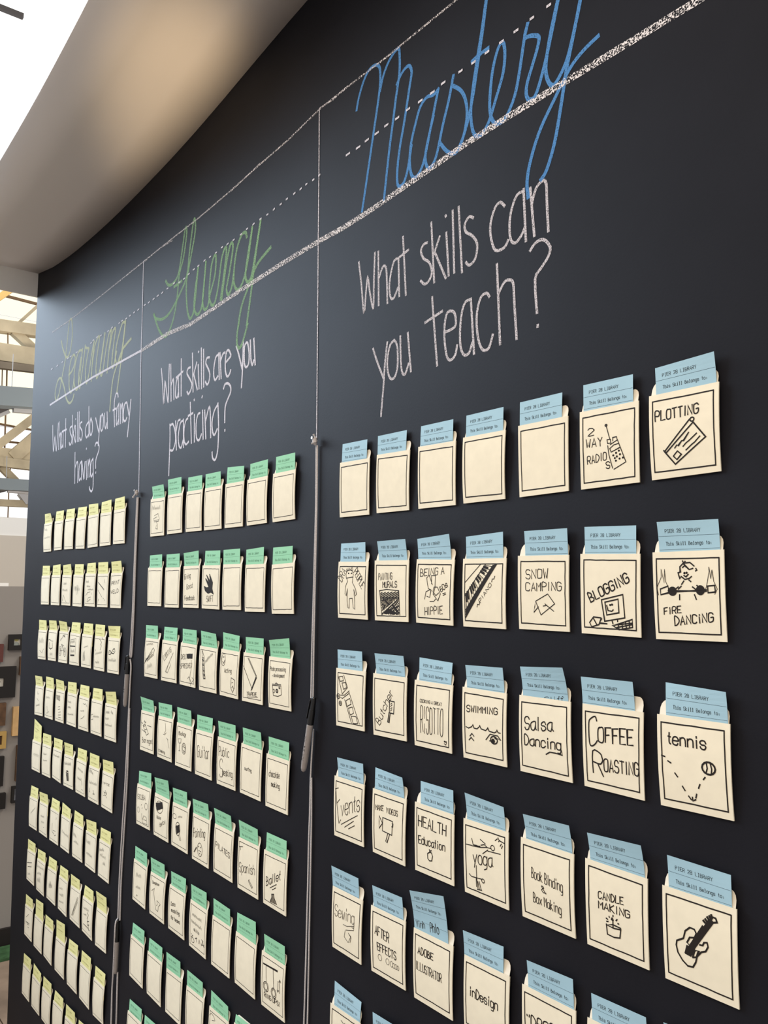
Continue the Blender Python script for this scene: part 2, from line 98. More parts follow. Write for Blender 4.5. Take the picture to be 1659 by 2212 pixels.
('g36',[-1596.4,-125.8,-1509.7,-126.7,-1518.7,-227.3,-1606.0,-227.4],[-1588.5,-93.7,7.3,-1514.4,-93.4,6.3,-1514.4,-126.4,-1588.5,-125.8],[('s',(32,720,481,301),1.2),('s',(237,893,677,546),1.2),('s',(278,896,700,559),1.2),('s',(677,546,450,246),2.0),('s',(705,528,487,270),2.0),('t','TRAPEZE',240,128,717,150,7.2,1.1),('s',(260,99,779,138),0.9)],[]),
('g37',[-1488.4,-127.4,-1400.3,-127.2,-1407.4,-227.2,-1492.7,-228.3],[-1485.0,-95.0,10.7,-1410.2,-87.7,8.9,-1410.2,-126.9,-1485.0,-127.4],[('t','Photo processing',69,725,766,749,7.8,1.1),('t','+ development',175,610,723,627,6.6,1.1),('s',(202,447,585,459,605,291,449,245,238,248,202,447),1.2),('s',(190,470,582,482),1.2),('s',(329,480,373,503,445,484),1.2),('s',(487,432,542,435,546,406,491,402,487,432),1.2),('s',(234,369,281,372,288,306,242,303),1.2),('o',405,349,41,28,2.5)],[]),
('g41',[-2146.4,-308.0,-2057.9,-306.6,-2066.7,-409.7,-2156.2,-410.3],[-2144.3,-273.1,11.7,-2064.7,-275.9,9.2,-2064.7,-306.5,-2144.3,-307.8],[('t','Bar mgmt',170,205,915,242,12.4,0.9),('s',(194,627,339,680,617,466,475,412,194,627),1.2),('s',(238,605,385,646),1.2),('s',(334,525,495,568),1.2),('s',(60,691,182,677),1.2),('s',(281,764,356,707),1.2),('s',(522,660,807,651),1.2),('s',(139,517,424,470),1.2),('s',(251,723,406,730),1.2)],[]),
('g42',[-2033.4,-308.8,-1942.8,-307.5,-1954.8,-411.4,-2041.5,-410.8],[-2033.5,-276.5,7.9,-1953.3,-274.6,7.3,-1953.3,-307.7,-2033.5,-308.9],[('s',(504,872,577,696),0.8),('s',(423,594,529,593,622,653),0.8),('s',(489,613,577,696),0.8),('s',(722,519,838,316),0.8),('s',(648,534,761,499),0.8),('t','Climbing',116,143,556,145,6.4,0.9)],[]),
('g43',[-1921.4,-311.0,-1831.8,-311.7,-1844.0,-414.0,-1933.4,-413.7],[-1920.3,-275.3,8.2,-1842.7,-275.2,8.4,-1842.7,-312.1,-1920.3,-311.4],[('t','Mixology',152,725,617,742,9.1,0.8),('s',(141,629,333,654,322,557,194,540,141,629),0.9),('s',(245,547,253,370),0.9),('s',(208,364,298,371),0.9),('o',527,455,125,126,1.1),('o',527,455,75,91,0.9),('s',(433,501,631,481),1.0),('s',(472,412,620,386),1.0)],[]),
('g44',[-1815.1,-313.2,-1726.3,-312.3,-1737.3,-415.4,-1821.7,-415.0],[-1812.1,-280.6,6.5,-1735.3,-279.8,5.2,-1735.3,-312.5,-1812.1,-313.7],[('t','Guitar',148,409,831,437,25.5,1.1)],[]),
('g45',[-1704.5,-314.4,-1615.9,-314.6,-1625.5,-416.5,-1711.4,-416.5],[-1701.8,-280.7,8.9,-1624.2,-280.7,7.1,-1624.2,-314.6,-1701.8,-314.9],[('t','Public',116,616,651,637,18.7,1.0),('t','S',169,174,338,188,36.9,1.0),('t','peaking',320,229,853,255,13.8,1.0)],[]),
('g46',[-1595.8,-312.9,-1507.6,-315.0,-1517.7,-417.0,-1604.4,-415.2],[-1589.4,-280.3,8.3,-1512.2,-280.4,8.9,-1512.2,-314.8,-1589.4,-313.6],[('t','surfing',220,497,558,497,6.6,1.1)],[]),
('g47',[-1490.0,-317.7,-1402.3,-319.1,-1412.3,-421.5,-1496.7,-420.6],[-1483.0,-284.2,7.2,-1407.3,-285.5,5.7,-1407.3,-319.3,-1483.0,-318.4],[('t','chocolate',147,589,619,616,11.4,1.0),('t','making',266,417,635,426,9.4,1.0)],[]),
('g51',[-2154.1,-495.6,-2063.4,-493.6,-2073.4,-596.7,-2161.6,-598.7],[-2148.4,-463.2,5.8,-2066.2,-455.5,7.1,-2066.2,-493.0,-2148.4,-495.8],[('t','SCUBA',110,638,657,678,11.8,0.9),('o',740,541,102,82,0.8),('o',180,376,84,69,0.7),('s',(427,320,474,100,819,109,782,277,587,295,496,180),0.9),('s',(570,192,761,199),0.9),('s',(385,515,418,546),1.0),('s',(438,448,480,470),1.0)],[]),
('g52',[-2037.4,-496.7,-1947.8,-497.4,-1958.6,-599.9,-2046.6,-600.2],[-2036.1,-459.4,10.5,-1952.3,-452.8,11.4,-1952.3,-497.3,-2036.1,-497.7],[('o',374,719,231,141,1.1),('h',(126,767,534,865,618,735,231,616),16,15,1.6),('t','Roller',235,426,518,450,7.4,0.8),('r','derby',451,263,837,439,9.3,0.8)],[('z',183,13,298,-4,62,3)]),
('g53',[-1929.0,-497.8,-1839.3,-496.9,-1849.1,-599.8,-1939.3,-599.0],[-1929.2,-464.8,8.7,-1852.5,-461.5,7.6,-1852.5,-497.5,-1929.2,-498.5],[('o',159,695,114,59,0.8),('z',374,699,625,734,50,5),('o',394,444,137,154,1.3),('h',(274,491,469,553,514,397,336,314),12,10,1.6),('s',(528,330,602,217,526,213,468,306),1.0)],[]),
('g54',[-1817.0,-499.7,-1728.4,-498.9,-1740.1,-604.1,-1823.9,-602.7],[-1817.8,-468.7,9.0,-1738.4,-465.4,9.2,-1738.4,-499.5,-1817.8,-500.9],[('t','Painting',87,492,755,601,19.2,1.0),('o',482,292,143,143,1.0),('o',409,347,15,5,1.5),('o',533,350,14,5,1.5),('o',444,266,15,5,1.5),('o',537,264,15,5,1.5),('o',480,208,15,5,1.5),('s',(124,177,272,308),1.3),('s',(157,173,298,302),1.3)],[]),
('g55',[-1706.7,-499.3,-1618.8,-499.9,-1627.8,-603.7,-1715.0,-602.6],[-1707.0,-466.5,10.1,-1629.9,-467.6,9.5,-1629.9,-500.3,-1707.0,-500.2],[('t','PILATES',112,540,858,461,11.1,1.1)],[]),
('g56',[-1597.2,-502.5,-1509.9,-502.0,-1518.1,-606.1,-1603.9,-606.0],[-1594.4,-467.8,9.3,-1517.9,-470.5,7.7,-1517.9,-502.5,-1594.4,-503.1],[('t','Spanish',99,342,843,429,18.6,1.0),('s',(56,816,230,850),1.1),('s',(107,816,139,772),1.1),('s',(569,277,760,173,713,152,548,252,592,291),1.1)],[]),
('g57',[-1490.9,-502.2,-1402.3,-501.6,-1411.0,-606.1,-1496.6,-605.6],[-1485.2,-468.8,5.1,-1408.4,-467.6,6.2,-1408.4,-502.1,-1485.2,-503.0],[('t','Ballet',143,353,752,605,16.1,1.3),('s',(319,356,592,479),1.3),('s',(412,340,570,414),1.3),('s',(387,255,485,278,493,219,612,117),1.3),('s',(387,255,395,195,316,100),1.3),('h',(387,255,485,278,493,219,612,117,316,100,395,195),9,80,1.4)],[]),
('g61',[-2157.9,-684.2,-2069.5,-685.2,-2085.3,-790.4,-2168.8,-788.7],[-2153.7,-652.5,6.4,-2075.0,-652.0,6.9,-2075.0,-685.8,-2153.7,-684.9],[('z',221,600,612,643,118,5),('z',252,332,610,370,71,5),('s',(302,149,348,193,403,175),1.0)],[]),
('g62',[-2046.1,-687.6,-1954.6,-684.5,-1967.6,-790.2,-2055.3,-790.4],[-2046.2,-653.8,8.8,-1964.6,-651.3,7.7,-1964.6,-685.8,-2046.2,-688.6],[('t','Saxophone',168,759,619,786,6.3,0.9),('s',(157,582,329,674,302,572,365,419,472,206,603,196,645,319,767,396,526,433,567,348,505,309),1.0)],[]),
('g63',[-1930.8,-686.8,-1843.0,-685.5,-1852.6,-790.0,-1940.8,-790.2],[-1925.0,-655.9,7.5,-1846.1,-652.8,6.0,-1846.1,-686.0,-1925.0,-687.4],[('t','Data',176,566,434,606,7.8,1.0),('t','modelling',204,435,723,474,8.2,1.0),('t','for teams',192,270,761,293,8.2,1.0)],[]),
('g64',[-1815.8,-687.8,-1729.5,-688.5,-1741.2,-793.9,-1825.3,-791.6],[-1813.9,-655.3,7.8,-1737.5,-653.1,7.0,-1737.5,-688.6,-1813.9,-689.1],[('z',165,686,711,680,71,10),('z',133,535,744,529,71,12),('t','skills',288,403,613,396,6.8,0.9),('o',239,182,84,53,1.0),('s',(151,299,250,283,134,228),1.3),('s',(437,293,486,209),1.3),('s',(382,255,498,299),1.3),('s',(610,213,622,302,688,225),1.3),('s',(764,215,815,315,916,216),1.3),('s',(788,243,907,256),1.3),('s',(766,343,861,328),1.3)],[('z',433,211,603,250,100,4)]),
('g65',[-1704.9,-689.4,-1619.5,-689.4,-1629.7,-794.4,-1713.0,-794.0],[-1703.2,-654.6,7.0,-1626.8,-655.5,7.1,-1626.8,-690.1,-1703.2,-690.9],[],[]),
('g66',[-1598.1,-689.3,-1512.0,-690.3,-1521.3,-795.4,-1605.1,-793.1],[-1596.7,-652.9,5.8,-1517.0,-647.2,7.5,-1517.0,-690.5,-1596.7,-690.4],[],[]),
('g67',[-1490.2,-691.1,-1401.9,-690.8,-1407.6,-794.4,-1494.7,-794.5],[-1481.7,-658.2,8.1,-1406.1,-657.5,6.9,-1406.1,-691.4,-1481.7,-692.1],[('s',(88,791,707,829),1.6),('s',(98,783,701,812),1.6),('s',(213,809,248,498),1.1),('s',(522,802,572,481),1.1),('o',231,405,109,90,1.2),('o',231,405,70,65,1.0),('o',569,391,106,88,1.2),('o',569,391,68,63,1.0),('s',(817,698,810,461),1.1),('s',(784,652,817,702,855,665),1.1),('s',(748,659,748,468),1.1),('s',(715,494,748,465,779,505),1.1),('t','RING UPS!',153,203,828,228,8.2,1.1)],[]),
('g71',[-2160.1,-872.2,-2071.1,-871.6,-2083.4,-977.8,-2170.2,-976.5],[-2154.4,-842.4,4.7,-2075.9,-838.6,5.9,-2075.9,-872.5,-2154.4,-873.7],[],[]),
('g72',[-2048.3,-875.1,-1960.9,-874.0,-1970.2,-978.8,-2054.2,-977.6],[-2045.1,-844.8,5.0,-1964.8,-842.2,5.6,-1964.8,-874.9,-2045.1,-876.3],[],[]),
('g73',[-1934.0,-876.8,-1846.0,-872.2,-1858.8,-976.7,-1941.8,-977.5],[-1937.2,-842.1,7.0,-1859.1,-838.0,7.4,-1859.1,-873.8,-1937.2,-878.7],[],[]),
('g74',[-1822.6,-874.9,-1733.3,-872.6,-1744.1,-975.9,-1828.9,-977.0],[-1822.8,-842.8,6.5,-1743.3,-841.7,6.9,-1743.3,-874.1,-1822.8,-876.5],[],[]),
('g75',[-1708.1,-875.4,-1619.7,-874.6,-1629.3,-979.6,-1715.2,-978.5],[-1703.0,-842.9,6.0,-1623.7,-846.1,7.0,-1623.7,-875.6,-1703.0,-876.3],[('s',(42,828,128,887,270,862,335,802,177,759),0.8)],[]),
('g76',[-1596.3,-865.5,-1511.3,-864.7,-1518.9,-969.5,-1602.8,-968.1],[-1594.4,-850.2,4.0,-1515.9,-845.9,6.1,-1515.9,-865.1,-1594.4,-866.8],[],[]),
('g81',[-2160.9,-1056.2,-2071.7,-1052.0,-2082.8,-1161.8,-2170.0,-1162.1],[-2156.0,-1028.4,4.9,-2075.9,-1023.2,5.5,-2075.9,-1052.8,-2156.0,-1057.2],[],[]),
('g82',[-2060.3,-1053.5,-1969.5,-1049.0,-1979.9,-1161.3,-2069.8,-1158.6],[-2056.5,-1028.7,4.8,-1974.7,-1022.5,5.9,-1974.7,-1049.9,-2056.5,-1054.3],[],[]),
('y11',[-3118.6,236.4,-3022.0,236.5,-3035.9,135.5,-3127.0,136.0],[-3115.1,271.1,7.9,-3028.8,268.5,13.0,-3028.8,237.8,-3115.1,237.3],[('z',54,755,473,709,100,5),('z',138,453,858,474,66,8)],[]),
('y12',[-2992.6,237.2,-2895.9,235.9,-2917.2,137.4,-3000.8,137.4],[-2989.3,271.7,3.9,-2900.6,270.0,5.1,-2900.6,236.3,-2989.3,237.0],[],[]),
('y13',[-2874.6,236.9,-2778.0,234.8,-2795.1,135.3,-2884.7,136.7],[-2871.8,270.1,3.9,-2782.6,268.1,5.0,-2782.6,235.7,-2871.8,237.7],[],[]),
('y14',[-2755.0,233.8,-2659.4,232.6,-2678.2,132.0,-2764.8,134.3],[-2750.9,267.8,3.6,-2663.7,264.7,4.6,-2663.7,232.8,-2750.9,234.1],[],[]),
('y15',[-2640.1,232.9,-2544.6,232.8,-2555.1,134.1,-2646.1,132.8],[-2639.1,268.6,6.9,-2551.9,265.6,7.2,-2551.9,233.4,-2639.1,233.5],[],[]),
('y16',[-2527.1,232.9,-2433.6,230.9,-2443.3,134.0,-2534.4,134.0],[-2525.1,266.6,5.1,-2438.8,267.9,6.5,-2438.8,230.9,-2525.1,233.3],[],[]),
('y17',[-2410.8,233.8,-2320.2,233.1,-2328.2,134.3,-2419.1,135.7],[-2411.9,267.9,4.5,-2328.3,267.8,7.6,-2328.3,233.5,-2411.9,234.6],[],[]),
('y21',[-3118.6,51.0,-3019.4,51.2,-3033.2,-49.7,-3126.8,-50.5],[-3115.1,86.3,5.8,-3026.1,84.7,6.7,-3026.1,51.8,-3115.1,51.3],[],[]),
('y22',[-2998.9,51.9,-2898.6,51.0,-2911.7,-50.5,-3006.7,-50.2],[-2993.2,85.0,5.1,-2904.2,87.2,7.0,-2904.2,51.1,-2993.2,51.9],[],[]),
('y23',[-2876.4,51.5,-2780.3,49.2,-2793.8,-49.8,-2888.0,-48.9],[-2873.5,83.3,7.1,-2782.7,85.4,10.3,-2782.7,49.5,-2873.5,51.5],[('z',202,662,515,667,91,5),('z',102,452,653,463,92,9),('s',(115,130,215,339,565,94),1.0),('s',(189,154,162,246),1.0)],[]),
('y24',[-2758.3,51.0,-2661.0,49.0,-2678.5,-51.0,-2769.3,-49.8],[-2752.9,83.8,5.3,-2666.8,82.4,5.5,-2666.8,49.5,-2752.9,51.0],[('z',125,487,724,477,199,8),('s',(274,622,426,360),1.0),('s',(445,669,568,386),1.0)],[]),
('y25',[-2640.2,53.1,-2545.6,51.1,-2555.3,-48.7,-2650.0,-47.7],[-2633.8,84.3,4.4,-2550.5,84.9,7.1,-2550.5,51.6,-2633.8,52.6],[('z',114,706,391,709,85,5),('z',215,579,561,574,72,6),('z',342,485,851,494,55,10),('s',(140,321,292,409,592,447),1.0),('s',(254,141,397,262,631,289),1.0),('s',(291,132,612,225),1.0),('s',(735,418,748,365),1.0),('s',(300,377,337,367),1.0)],[]),
('y26',[-2527.5,51.0,-2434.1,50.1,-2446.5,-48.3,-2535.9,-48.6],[-2528.6,84.6,6.6,-2444.0,84.3,6.6,-2444.0,50.6,-2528.6,51.3],[('s',(61,749,675,532),1.1),('s',(99,728,647,511),1.1),('s',(666,823,725,719),1.1),('s',(83,508,469,302),1.1),('s',(574,282,648,252),1.1),('s',(699,232,760,201),1.1),('s',(128,173,179,247),1.1)],[]),
('y27',[-2413.4,51.6,-2323.3,51.0,-2337.7,-48.4,-2421.3,-49.0],[-2411.6,83.9,8.6,-2330.9,84.9,9.6,-2330.9,51.5,-2411.6,51.8],[('t','PRINT',109,640,809,699,10.1,1.2),('t','WELD',86,400,773,443,10.1,1.2)],[]),
('y31',[-3122.9,-139.6,-3022.5,-138.5,-3038.8,-239.4,-3131.7,-242.3],[-3122.7,-104.8,7.3,-3030.8,-104.3,8.4,-3030.8,-138.4,-3122.7,-140.1],[('z',158,516,718,557,213,7),('s',(265,304,563,218,780,368),1.0)],[]),
('y32',[-2999.9,-135.7,-2902.8,-134.1,-2921.2,-236.3,-3009.9,-238.7],[-2998.3,-102.8,8.5,-2910.8,-101.5,10.1,-2910.8,-134.0,-2998.3,-135.6],[('s',(101,632,101,690,276,679,457,642,625,647),1.3),('s',(174,588,163,426,372,375,614,429,556,599),1.3),('s',(217,590,267,430),1.3),('s',(174,392,576,416),1.3),('s',(325,385,419,365),1.3),('z',267,153,619,166,114,5)],[]),
('y33',[-2881.3,-133.9,-2782.8,-134.1,-2799.7,-235.0,-2892.3,-237.1],[-2876.8,-100.4,11.9,-2796.2,-102.1,11.1,-2796.2,-134.2,-2876.8,-134.0],[('o',193,362,134,146,1.3),('o',728,346,130,145,1.3),('o',193,362,63,88,0.8),('o',728,346,61,88,0.8),('s',(193,362,366,575,728,346),1.2),('s',(282,594,611,541),1.2),('s',(366,575,537,404,193,362),1.2),('s',(537,404,728,346),1.2),('z',146,655,553,851,88,8),('s',(471,870,690,823),1.6),('s',(659,922,559,829),1.6)],[]),
('y34',[-2764.2,-133.8,-2664.5,-135.1,-2679.4,-234.0,-2774.2,-235.9],[-2760.1,-101.2,3.8,-2670.9,-100.4,6.3,-2670.9,-135.0,-2760.1,-134.0],[('s',(94,577,594,593),3),('s',(148,290,531,305),4),('s',(74,794,199,321),1.0),('s',(634,825,629,343),1.0),('s',(150,776,631,836),1.0),('z',113,643,532,688,130,7),('z',187,364,546,383,129,7)],[]),
('y35',[-2646.6,-133.3,-2550.0,-133.4,-2567.1,-233.4,-2656.3,-234.4],[-2641.6,-100.3,3.9,-2553.0,-99.4,6.2,-2553.0,-133.2,-2641.6,-133.3],[('z',254,576,636,627,51,6),('z',179,170,415,183,314,5)],[]),
('y36',[-2529.3,-133.7,-2437.7,-133.6,-2450.9,-233.8,-2540.6,-234.3],[-2531.0,-99.9,5.6,-2450.0,-99.9,5.6,-2450.0,-133.4,-2531.0,-133.8],[('s',(459,920,681,828,600,763),1.2),('s',(595,783,676,726,577,610),1.2),('s',(674,970,787,914),1.2),('s',(111,596,155,558),1.2),('z',155,434,734,516,69,8),('z',156,177,524,200,93,6)],[]),
('y37',[-2414.5,-132.9,-2321.1,-132.7,-2333.3,-232.2,-2422.9,-233.6],[-2410.4,-100.4,11.0,-2327.2,-98.6,5.6,-2327.2,-132.3,-2410.4,-133.1],[('s',(119,557,165,629,259,624,396,561,550,559,655,623,618,700,489,684,390,591,253,515,128,518,119,557),1.8),('o',241,567,15,5,1.5),('o',517,620,15,5,1.5),('z',113,310,771,326,107,11)],[]),
('y41',[-3126.7,-333.5,-3027.8,-331.1,-3041.6,-431.6,-3138.9,-436.7],[-3129.2,-300.3,10.1,-3042.8,-297.2,10.3,-3042.8,-331.6,-3129.2,-334.3],[('s',(294,804,349,713,464,732),1.0),('s',(281,566,481,484),1.0),('z',195,275,618,326,93,8)],[]),
('y42',[-3003.1,-330.2,-2911.9,-328.8,-2924.9,-429.7,-3014.9,-431.4],[-3004.7,-293.5,7.4,-2916.8,-291.8,8.2,-2916.8,-328.2,-3004.7,-330.9],[('z',117,643,601,658,91,5),('z',292,377,395,200,55,5),('z',242,117,568,216,68,5)],[]),
('y43',[-2885.4,-324.4,-2794.0,-323.5,-2806.9,-426.4,-2897.1,-428.1],[-2887.8,-292.1,8.9,-2802.4,-291.6,9.7,-2802.4,-323.5,-2887.8,-325.0],[('h',(65,820,520,823,531,660,146,694),8,60,2.0),('s',(346,458,581,500),1.1),('s',(369,383,608,415),1.1),('s',(396,298,675,333),1.1),('s',(382,208,705,238),1.1),('s',(403,144,732,153),1.1)],[]),
('y44',[-2764.5,-322.4,-2670.4,-321.7,-2683.6,-422.7,-2775.3,-423.7],[-2766.1,-290.1,6.2,-2680.3,-286.0,7.0,-2680.3,-321.5,-2766.1,-323.1],[('z',73,678,454,670,85,6),('z',121,508,423,516,85,6),('z',144,293,740,332,76,10)],[]),
('y45',[-2649.0,-320.6,-2557.2,-320.7,-2566.7,-420.9,-2657.8,-423.2],[-2648.6,-288.6,4.1,-2562.2,-286.2,6.1,-2562.2,-320.4,-2648.6,-321.3],[('s',(450,801,562,781,731,807),1.0),('s',(286,319,488,370,646,447),1.0),('s',(771,790,854,736),1.0),('z',232,532,618,558,53,6)],[]),
('y46',[-2533.0,-319.0,-2440.6,-317.9,-2451.3,-419.0,-2542.2,-420.6],[-2530.3,-287.9,4.1,-2445.9,-283.8,6.4,-2445.9,-317.6,-2530.3,-319.6],[('s',(51,526,209,571),1.2),('s',(83,398,243,434),1.2),('z',233,473,785,507,71,9)],[]),
('y47',[-2416.0,-318.8,-2323.8,-317.5,-2332.5,-418.4,-2425.5,-420.3],[-2410.8,-286.7,10.2,-2329.4,-279.0,10.5,-2329.4,-316.7,-2410.8,-318.9],[('z',131,708,403,724,95,6),('z',547,757,734,726,86,4),('z',78,538,381,558,95,4),('z',86,373,662,384,69,9)],[]),
('y51',[-3131.4,-522.5,-3027.9,-519.1,-3042.1,-621.9,-3140.0,-625.3],[-3122.5,-449.5,5.9,-3031.4,-463.6,6.4,-3031.4,-518.8,-3122.5,-522.9],[('z',221,487,856,494,113,6)],[('z',174,422,462,419,72,4),('z',151,113,546,124,99,4)]),
('y52',[-3009.0,-517.6,-2911.4,-514.1,-2920.8,-617.8,-3015.4,-621.3],[-3010.6,-483.5,6.1,-2914.8,-478.4,7.7,-2914.8,-513.8,-3010.6,-518.6],[('z',175,646,546,665,87,5),('z',185,445,635,486,52,7)],[]),
('y53',[-2886.7,-512.7,-2794.5,-510.6,-2808.6,-614.6,-2898.4,-611.1],[-2883.8,-481.1,6.9,-2799.9,-478.7,4.5,-2799.9,-510.9,-2883.8,-513.3],[('z',88,737,786,744,75,10)],[]),
('y54',[-2768.4,-515.3,-2673.0,-511.7,-2682.9,-611.5,-2777.3,-614.1],[-2768.6,-479.0,9.3,-2687.9,-476.5,7.1,-2687.9,-510.4,-2768.6,-516.1],[('z',68,663,759,696,128,12),('s',(298,494,477,518,523,481),2.0),('s',(273,447,482,497),2.0),('h',(278,426,528,460,576,217,376,188),12,5,1.4)],[]),
('y55',[-2645.7,-508.9,-2556.6,-509.2,-2569.5,-611.2,-2656.3,-612.6],[-2642.1,-477.7,5.6,-2560.2,-474.9,5.7,-2560.2,-509.2,-2642.1,-509.5],[('z',198,690,763,650,86,7),('z',206,406,655,401,97,6),('s',(652,410,722,299),1.0),('s',(649,176,799,169),1.0)],[]),
('y56',[-2531.2,-510.9,-2442.5,-509.1,-2452.0,-610.3,-2540.4,-611.8],[-2529.8,-475.6,6.4,-2449.0,-473.5,6.6,-2449.0,-509.5,-2529.8,-511.9],[('z',102,799,455,767,117,6),('z',114,479,858,508,97,10),('s',(146,353,210,242,140,242),1.3),('s',(529,340,621,246),1.3),('s',(488,235,654,251),1.3)],[]),
('y57',[-2414.9,-506.9,-2325.5,-505.3,-2340.6,-610.6,-2426.3,-610.1],[-2414.2,-476.1,8.7,-2331.6,-471.1,8.6,-2331.6,-505.6,-2414.2,-507.6],[('t','TIP TOE',78,643,692,669,5.7,1.2),('s',(226,467,320,369,194,349),1.3),('s',(345,505,495,434,356,356),1.3),('s',(454,353,496,323),1.3),('s',(268,436,459,447),1.3)],[]),
('y61',[-3131.3,-714.0,-3033.0,-708.3,-3045.7,-814.4,-3139.6,-818.1],[-3127.7,-678.7,3.9,-3039.7,-673.6,5.0,-3039.7,-709.2,-3127.7,-714.5],[('z',250,426,793,686,74,8)],[]),
('y62',[-3009.7,-707.7,-2915.7,-703.7,-2927.0,-810.0,-3015.9,-811.9],[-3012.1,-677.7,8.9,-2916.1,-669.3,10.1,-2916.1,-703.3,-3012.1,-708.8],[('z',227,522,661,547,72,6),('z',318,361,669,375,71,5),('o',616,258,22,5,1.5)],[]),
('y63',[-2886.1,-703.8,-2794.4,-702.4,-2805.5,-806.3,-2897.4,-808.9],[-2882.6,-672.9,3.5,-2797.6,-669.3,5.4,-2797.6,-702.9,-2883.1,-704.7],[('s',(727,805,707,738),1.2),('s',(307,305,566,266),1.2),('s',(311,562,301,325),1.2),('s',(578,226,765,281),1.2),('s',(412,366,696,375),1.2)],[]),
('y64',[-2770.5,-701.3,-2679.4,-699.6,-2694.7,-804.0,-2779.4,-804.6],[-2768.6,-665.1,5.6,-2685.9,-670.4,5.5,-2685.9,-700.2,-2768.6,-702.4],[('z',154,479,892,429,87,9)],[]),
('y65',[-2649.0,-698.7,-2558.5,-697.2,-2568.8,-799.8,-2660.7,-802.9],[-2649.3,-665.1,4.7,-2564.7,-663.6,6.7,-2564.7,-697.8,-2649.3,-700.2],[('z',82,608,414,589,115,5),('z',167,442,637,431,84,6)],[]),
('y66',[-2534.8,-697.5,-2443.1,-694.4,-2456.1,-799.4,-2543.1,-800.2],[-2530.9,-665.7,8.7,-2448.9,-657.9,7.6,-2448.9,-695.2,-2530.9,-698.0],[('z',99,658,475,651,131,6),('z',142,355,667,324,92,8)],[]),
('y67',[-2418.5,-694.9,-2330.0,-693.4,-2345.1,-798.9,-2430.4,-798.8],[-2415.1,-663.9,5.4,-2333.9,-659.3,6.1,-2333.9,-693.8,-2415.1,-695.5],[('z',79,674,483,735,106,7),('z',146,556,667,552,106,7),('z',430,373,655,384,105,4)],[]),
('y71',[-3125.7,-891.8,-3029.3,-884.6,-3045.4,-994.9,-3136.6,-995.5],[-3125.6,-858.6,6.8,-3036.1,-855.1,6.6,-3036.1,-885.4,-3125.6,-892.7],[('s',(86,567,626,650),1.6),('s',(172,447,611,515),1.6),('z',93,546,657,640,43,6),('z',176,436,638,516,39,6),('z',178,152,486,219,127,4)],[]),
('y72',[-3005.3,-892.6,-2914.6,-888.2,-2929.4,-996.5,-3015.5,-997.1],[-3004.5,-862.9,6.4,-2919.5,-856.5,6.3,-2919.5,-888.8,-3004.5,-893.5],[('z',78,730,876,763,75,9),('z',149,514,635,567,90,6),('z',182,279,550,292,185,6)],[]),
('y73',[-2885.5,-889.2,-2793.6,-883.2,-2806.3,-990.5,-2898.1,-990.8],[-2882.6,-857.4,4.7,-2798.3,-852.4,5.6,-2798.3,-883.8,-2882.6,-890.0],[('z',238,361,629,427,223,8)],[]),
('y74',[-2765.7,-884.8,-2678.2,-882.3,-2692.2,-990.0,-2775.9,-988.6],[-2763.1,-855.0,4.9,-2682.8,-850.5,6.0,-2682.8,-882.6,-2763.1,-885.6],[('z',140,616,498,655,77,4),('z',201,425,605,457,114,6),('z',138,225,662,290,76,7)],[]),
('y75',[-2648.3,-882.4,-2558.4,-876.7,-2567.2,-984.3,-2657.5,-984.8],[-2650.7,-851.5,7.5,-2571.5,-849.4,6.5,-2571.5,-878.1,-2650.7,-883.7],[('s',(213,164,766,795),1.2),('s',(282,181,838,790),1.2),('s',(353,189,800,669),1.2),('z',365,281,790,705,55,8)],[]),
('y76',[-2536.2,-882.3,-2446.6,-879.6,-2458.4,-985.1,-2543.4,-983.2],[-2531.2,-852.4,3.5,-2450.8,-847.3,6.6,-2450.8,-879.8,-2532.9,-883.1],[('z',149,672,666,683,81,7),('z',191,507,464,538,55,5),('s',(537,652,653,604,548,483),1.8),('s',(184,252,612,253,797,218),1.8),('s',(586,473,729,209),1.8),('s',(568,412,730,454),1.8),('s',(592,323,754,366),1.8)],[]),
('y77',[-2417.5,-879.3,-2333.5,-877.1,-2344.2,-981.6,-2430.1,-986.0],[-2419.2,-836.3,10.4,-2341.9,-834.0,8.4,-2341.9,-877.0,-2419.2,-880.4],[],[]),
('y81',[-3121.6,-1073.4,-3025.3,-1065.3,-3042.1,-1175.5,-3129.9,-1176.2],[-3118.9,-1040.9,6.5,-3033.6,-1035.7,7.4,-3033.6,-1067.1,-3118.9,-1074.1],[('s',(228,618,505,756),1.2),('s',(123,503,74,355),1.2),('s',(341,419,617,439),1.2),('s',(232,461,645,490),1.2),('s',(461,347,603,348),1.2),('z',195,429,656,459,63,6)],[]),
('y82',[-3003.1,-1072.2,-2908.9,-1069.2,-2924.6,-1175.7,-3014.0,-1177.4],[-2997.4,-1021.9,7.0,-2913.9,-1013.6,7.6,-2913.9,-1069.5,-2997.4,-1073.0],[],[]),
('y83',[-2888.5,-1069.5,-2800.4,-1065.0,-2816.4,-1174.2,-2901.0,-1171.1],[-2888.6,-1040.0,5.8,-2804.5,-1034.9,6.6,-2804.5,-1065.4,-2888.6,-1070.9],[],[]),
('y84',[-2768.3,-1069.1,-2675.5,-1063.4,-2688.8,-1170.7,-2779.9,-1172.5],[-2768.6,-1019.2,7.6,-2683.6,-1008.0,8.8,-2683.6,-1063.3,-2768.6,-1070.4],[],[]),
('y85',[-2650.8,-1069.1,-2560.1,-1062.7,-2567.8,-1168.5,-2656.7,-1171.1],[-2648.6,-1038.8,4.2,-2564.5,-1031.2,5.6,-2564.5,-1063.1,-2648.6,-1070.1],[],[]),
('y86',[-2535.0,-1066.2,-2446.7,-1063.1,-2459.4,-1169.6,-2542.5,-1168.5],[-2529.9,-1032.9,5.1,-2450.4,-1028.3,6.0,-2450.4,-1063.2,-2529.9,-1067.0],[],[]),
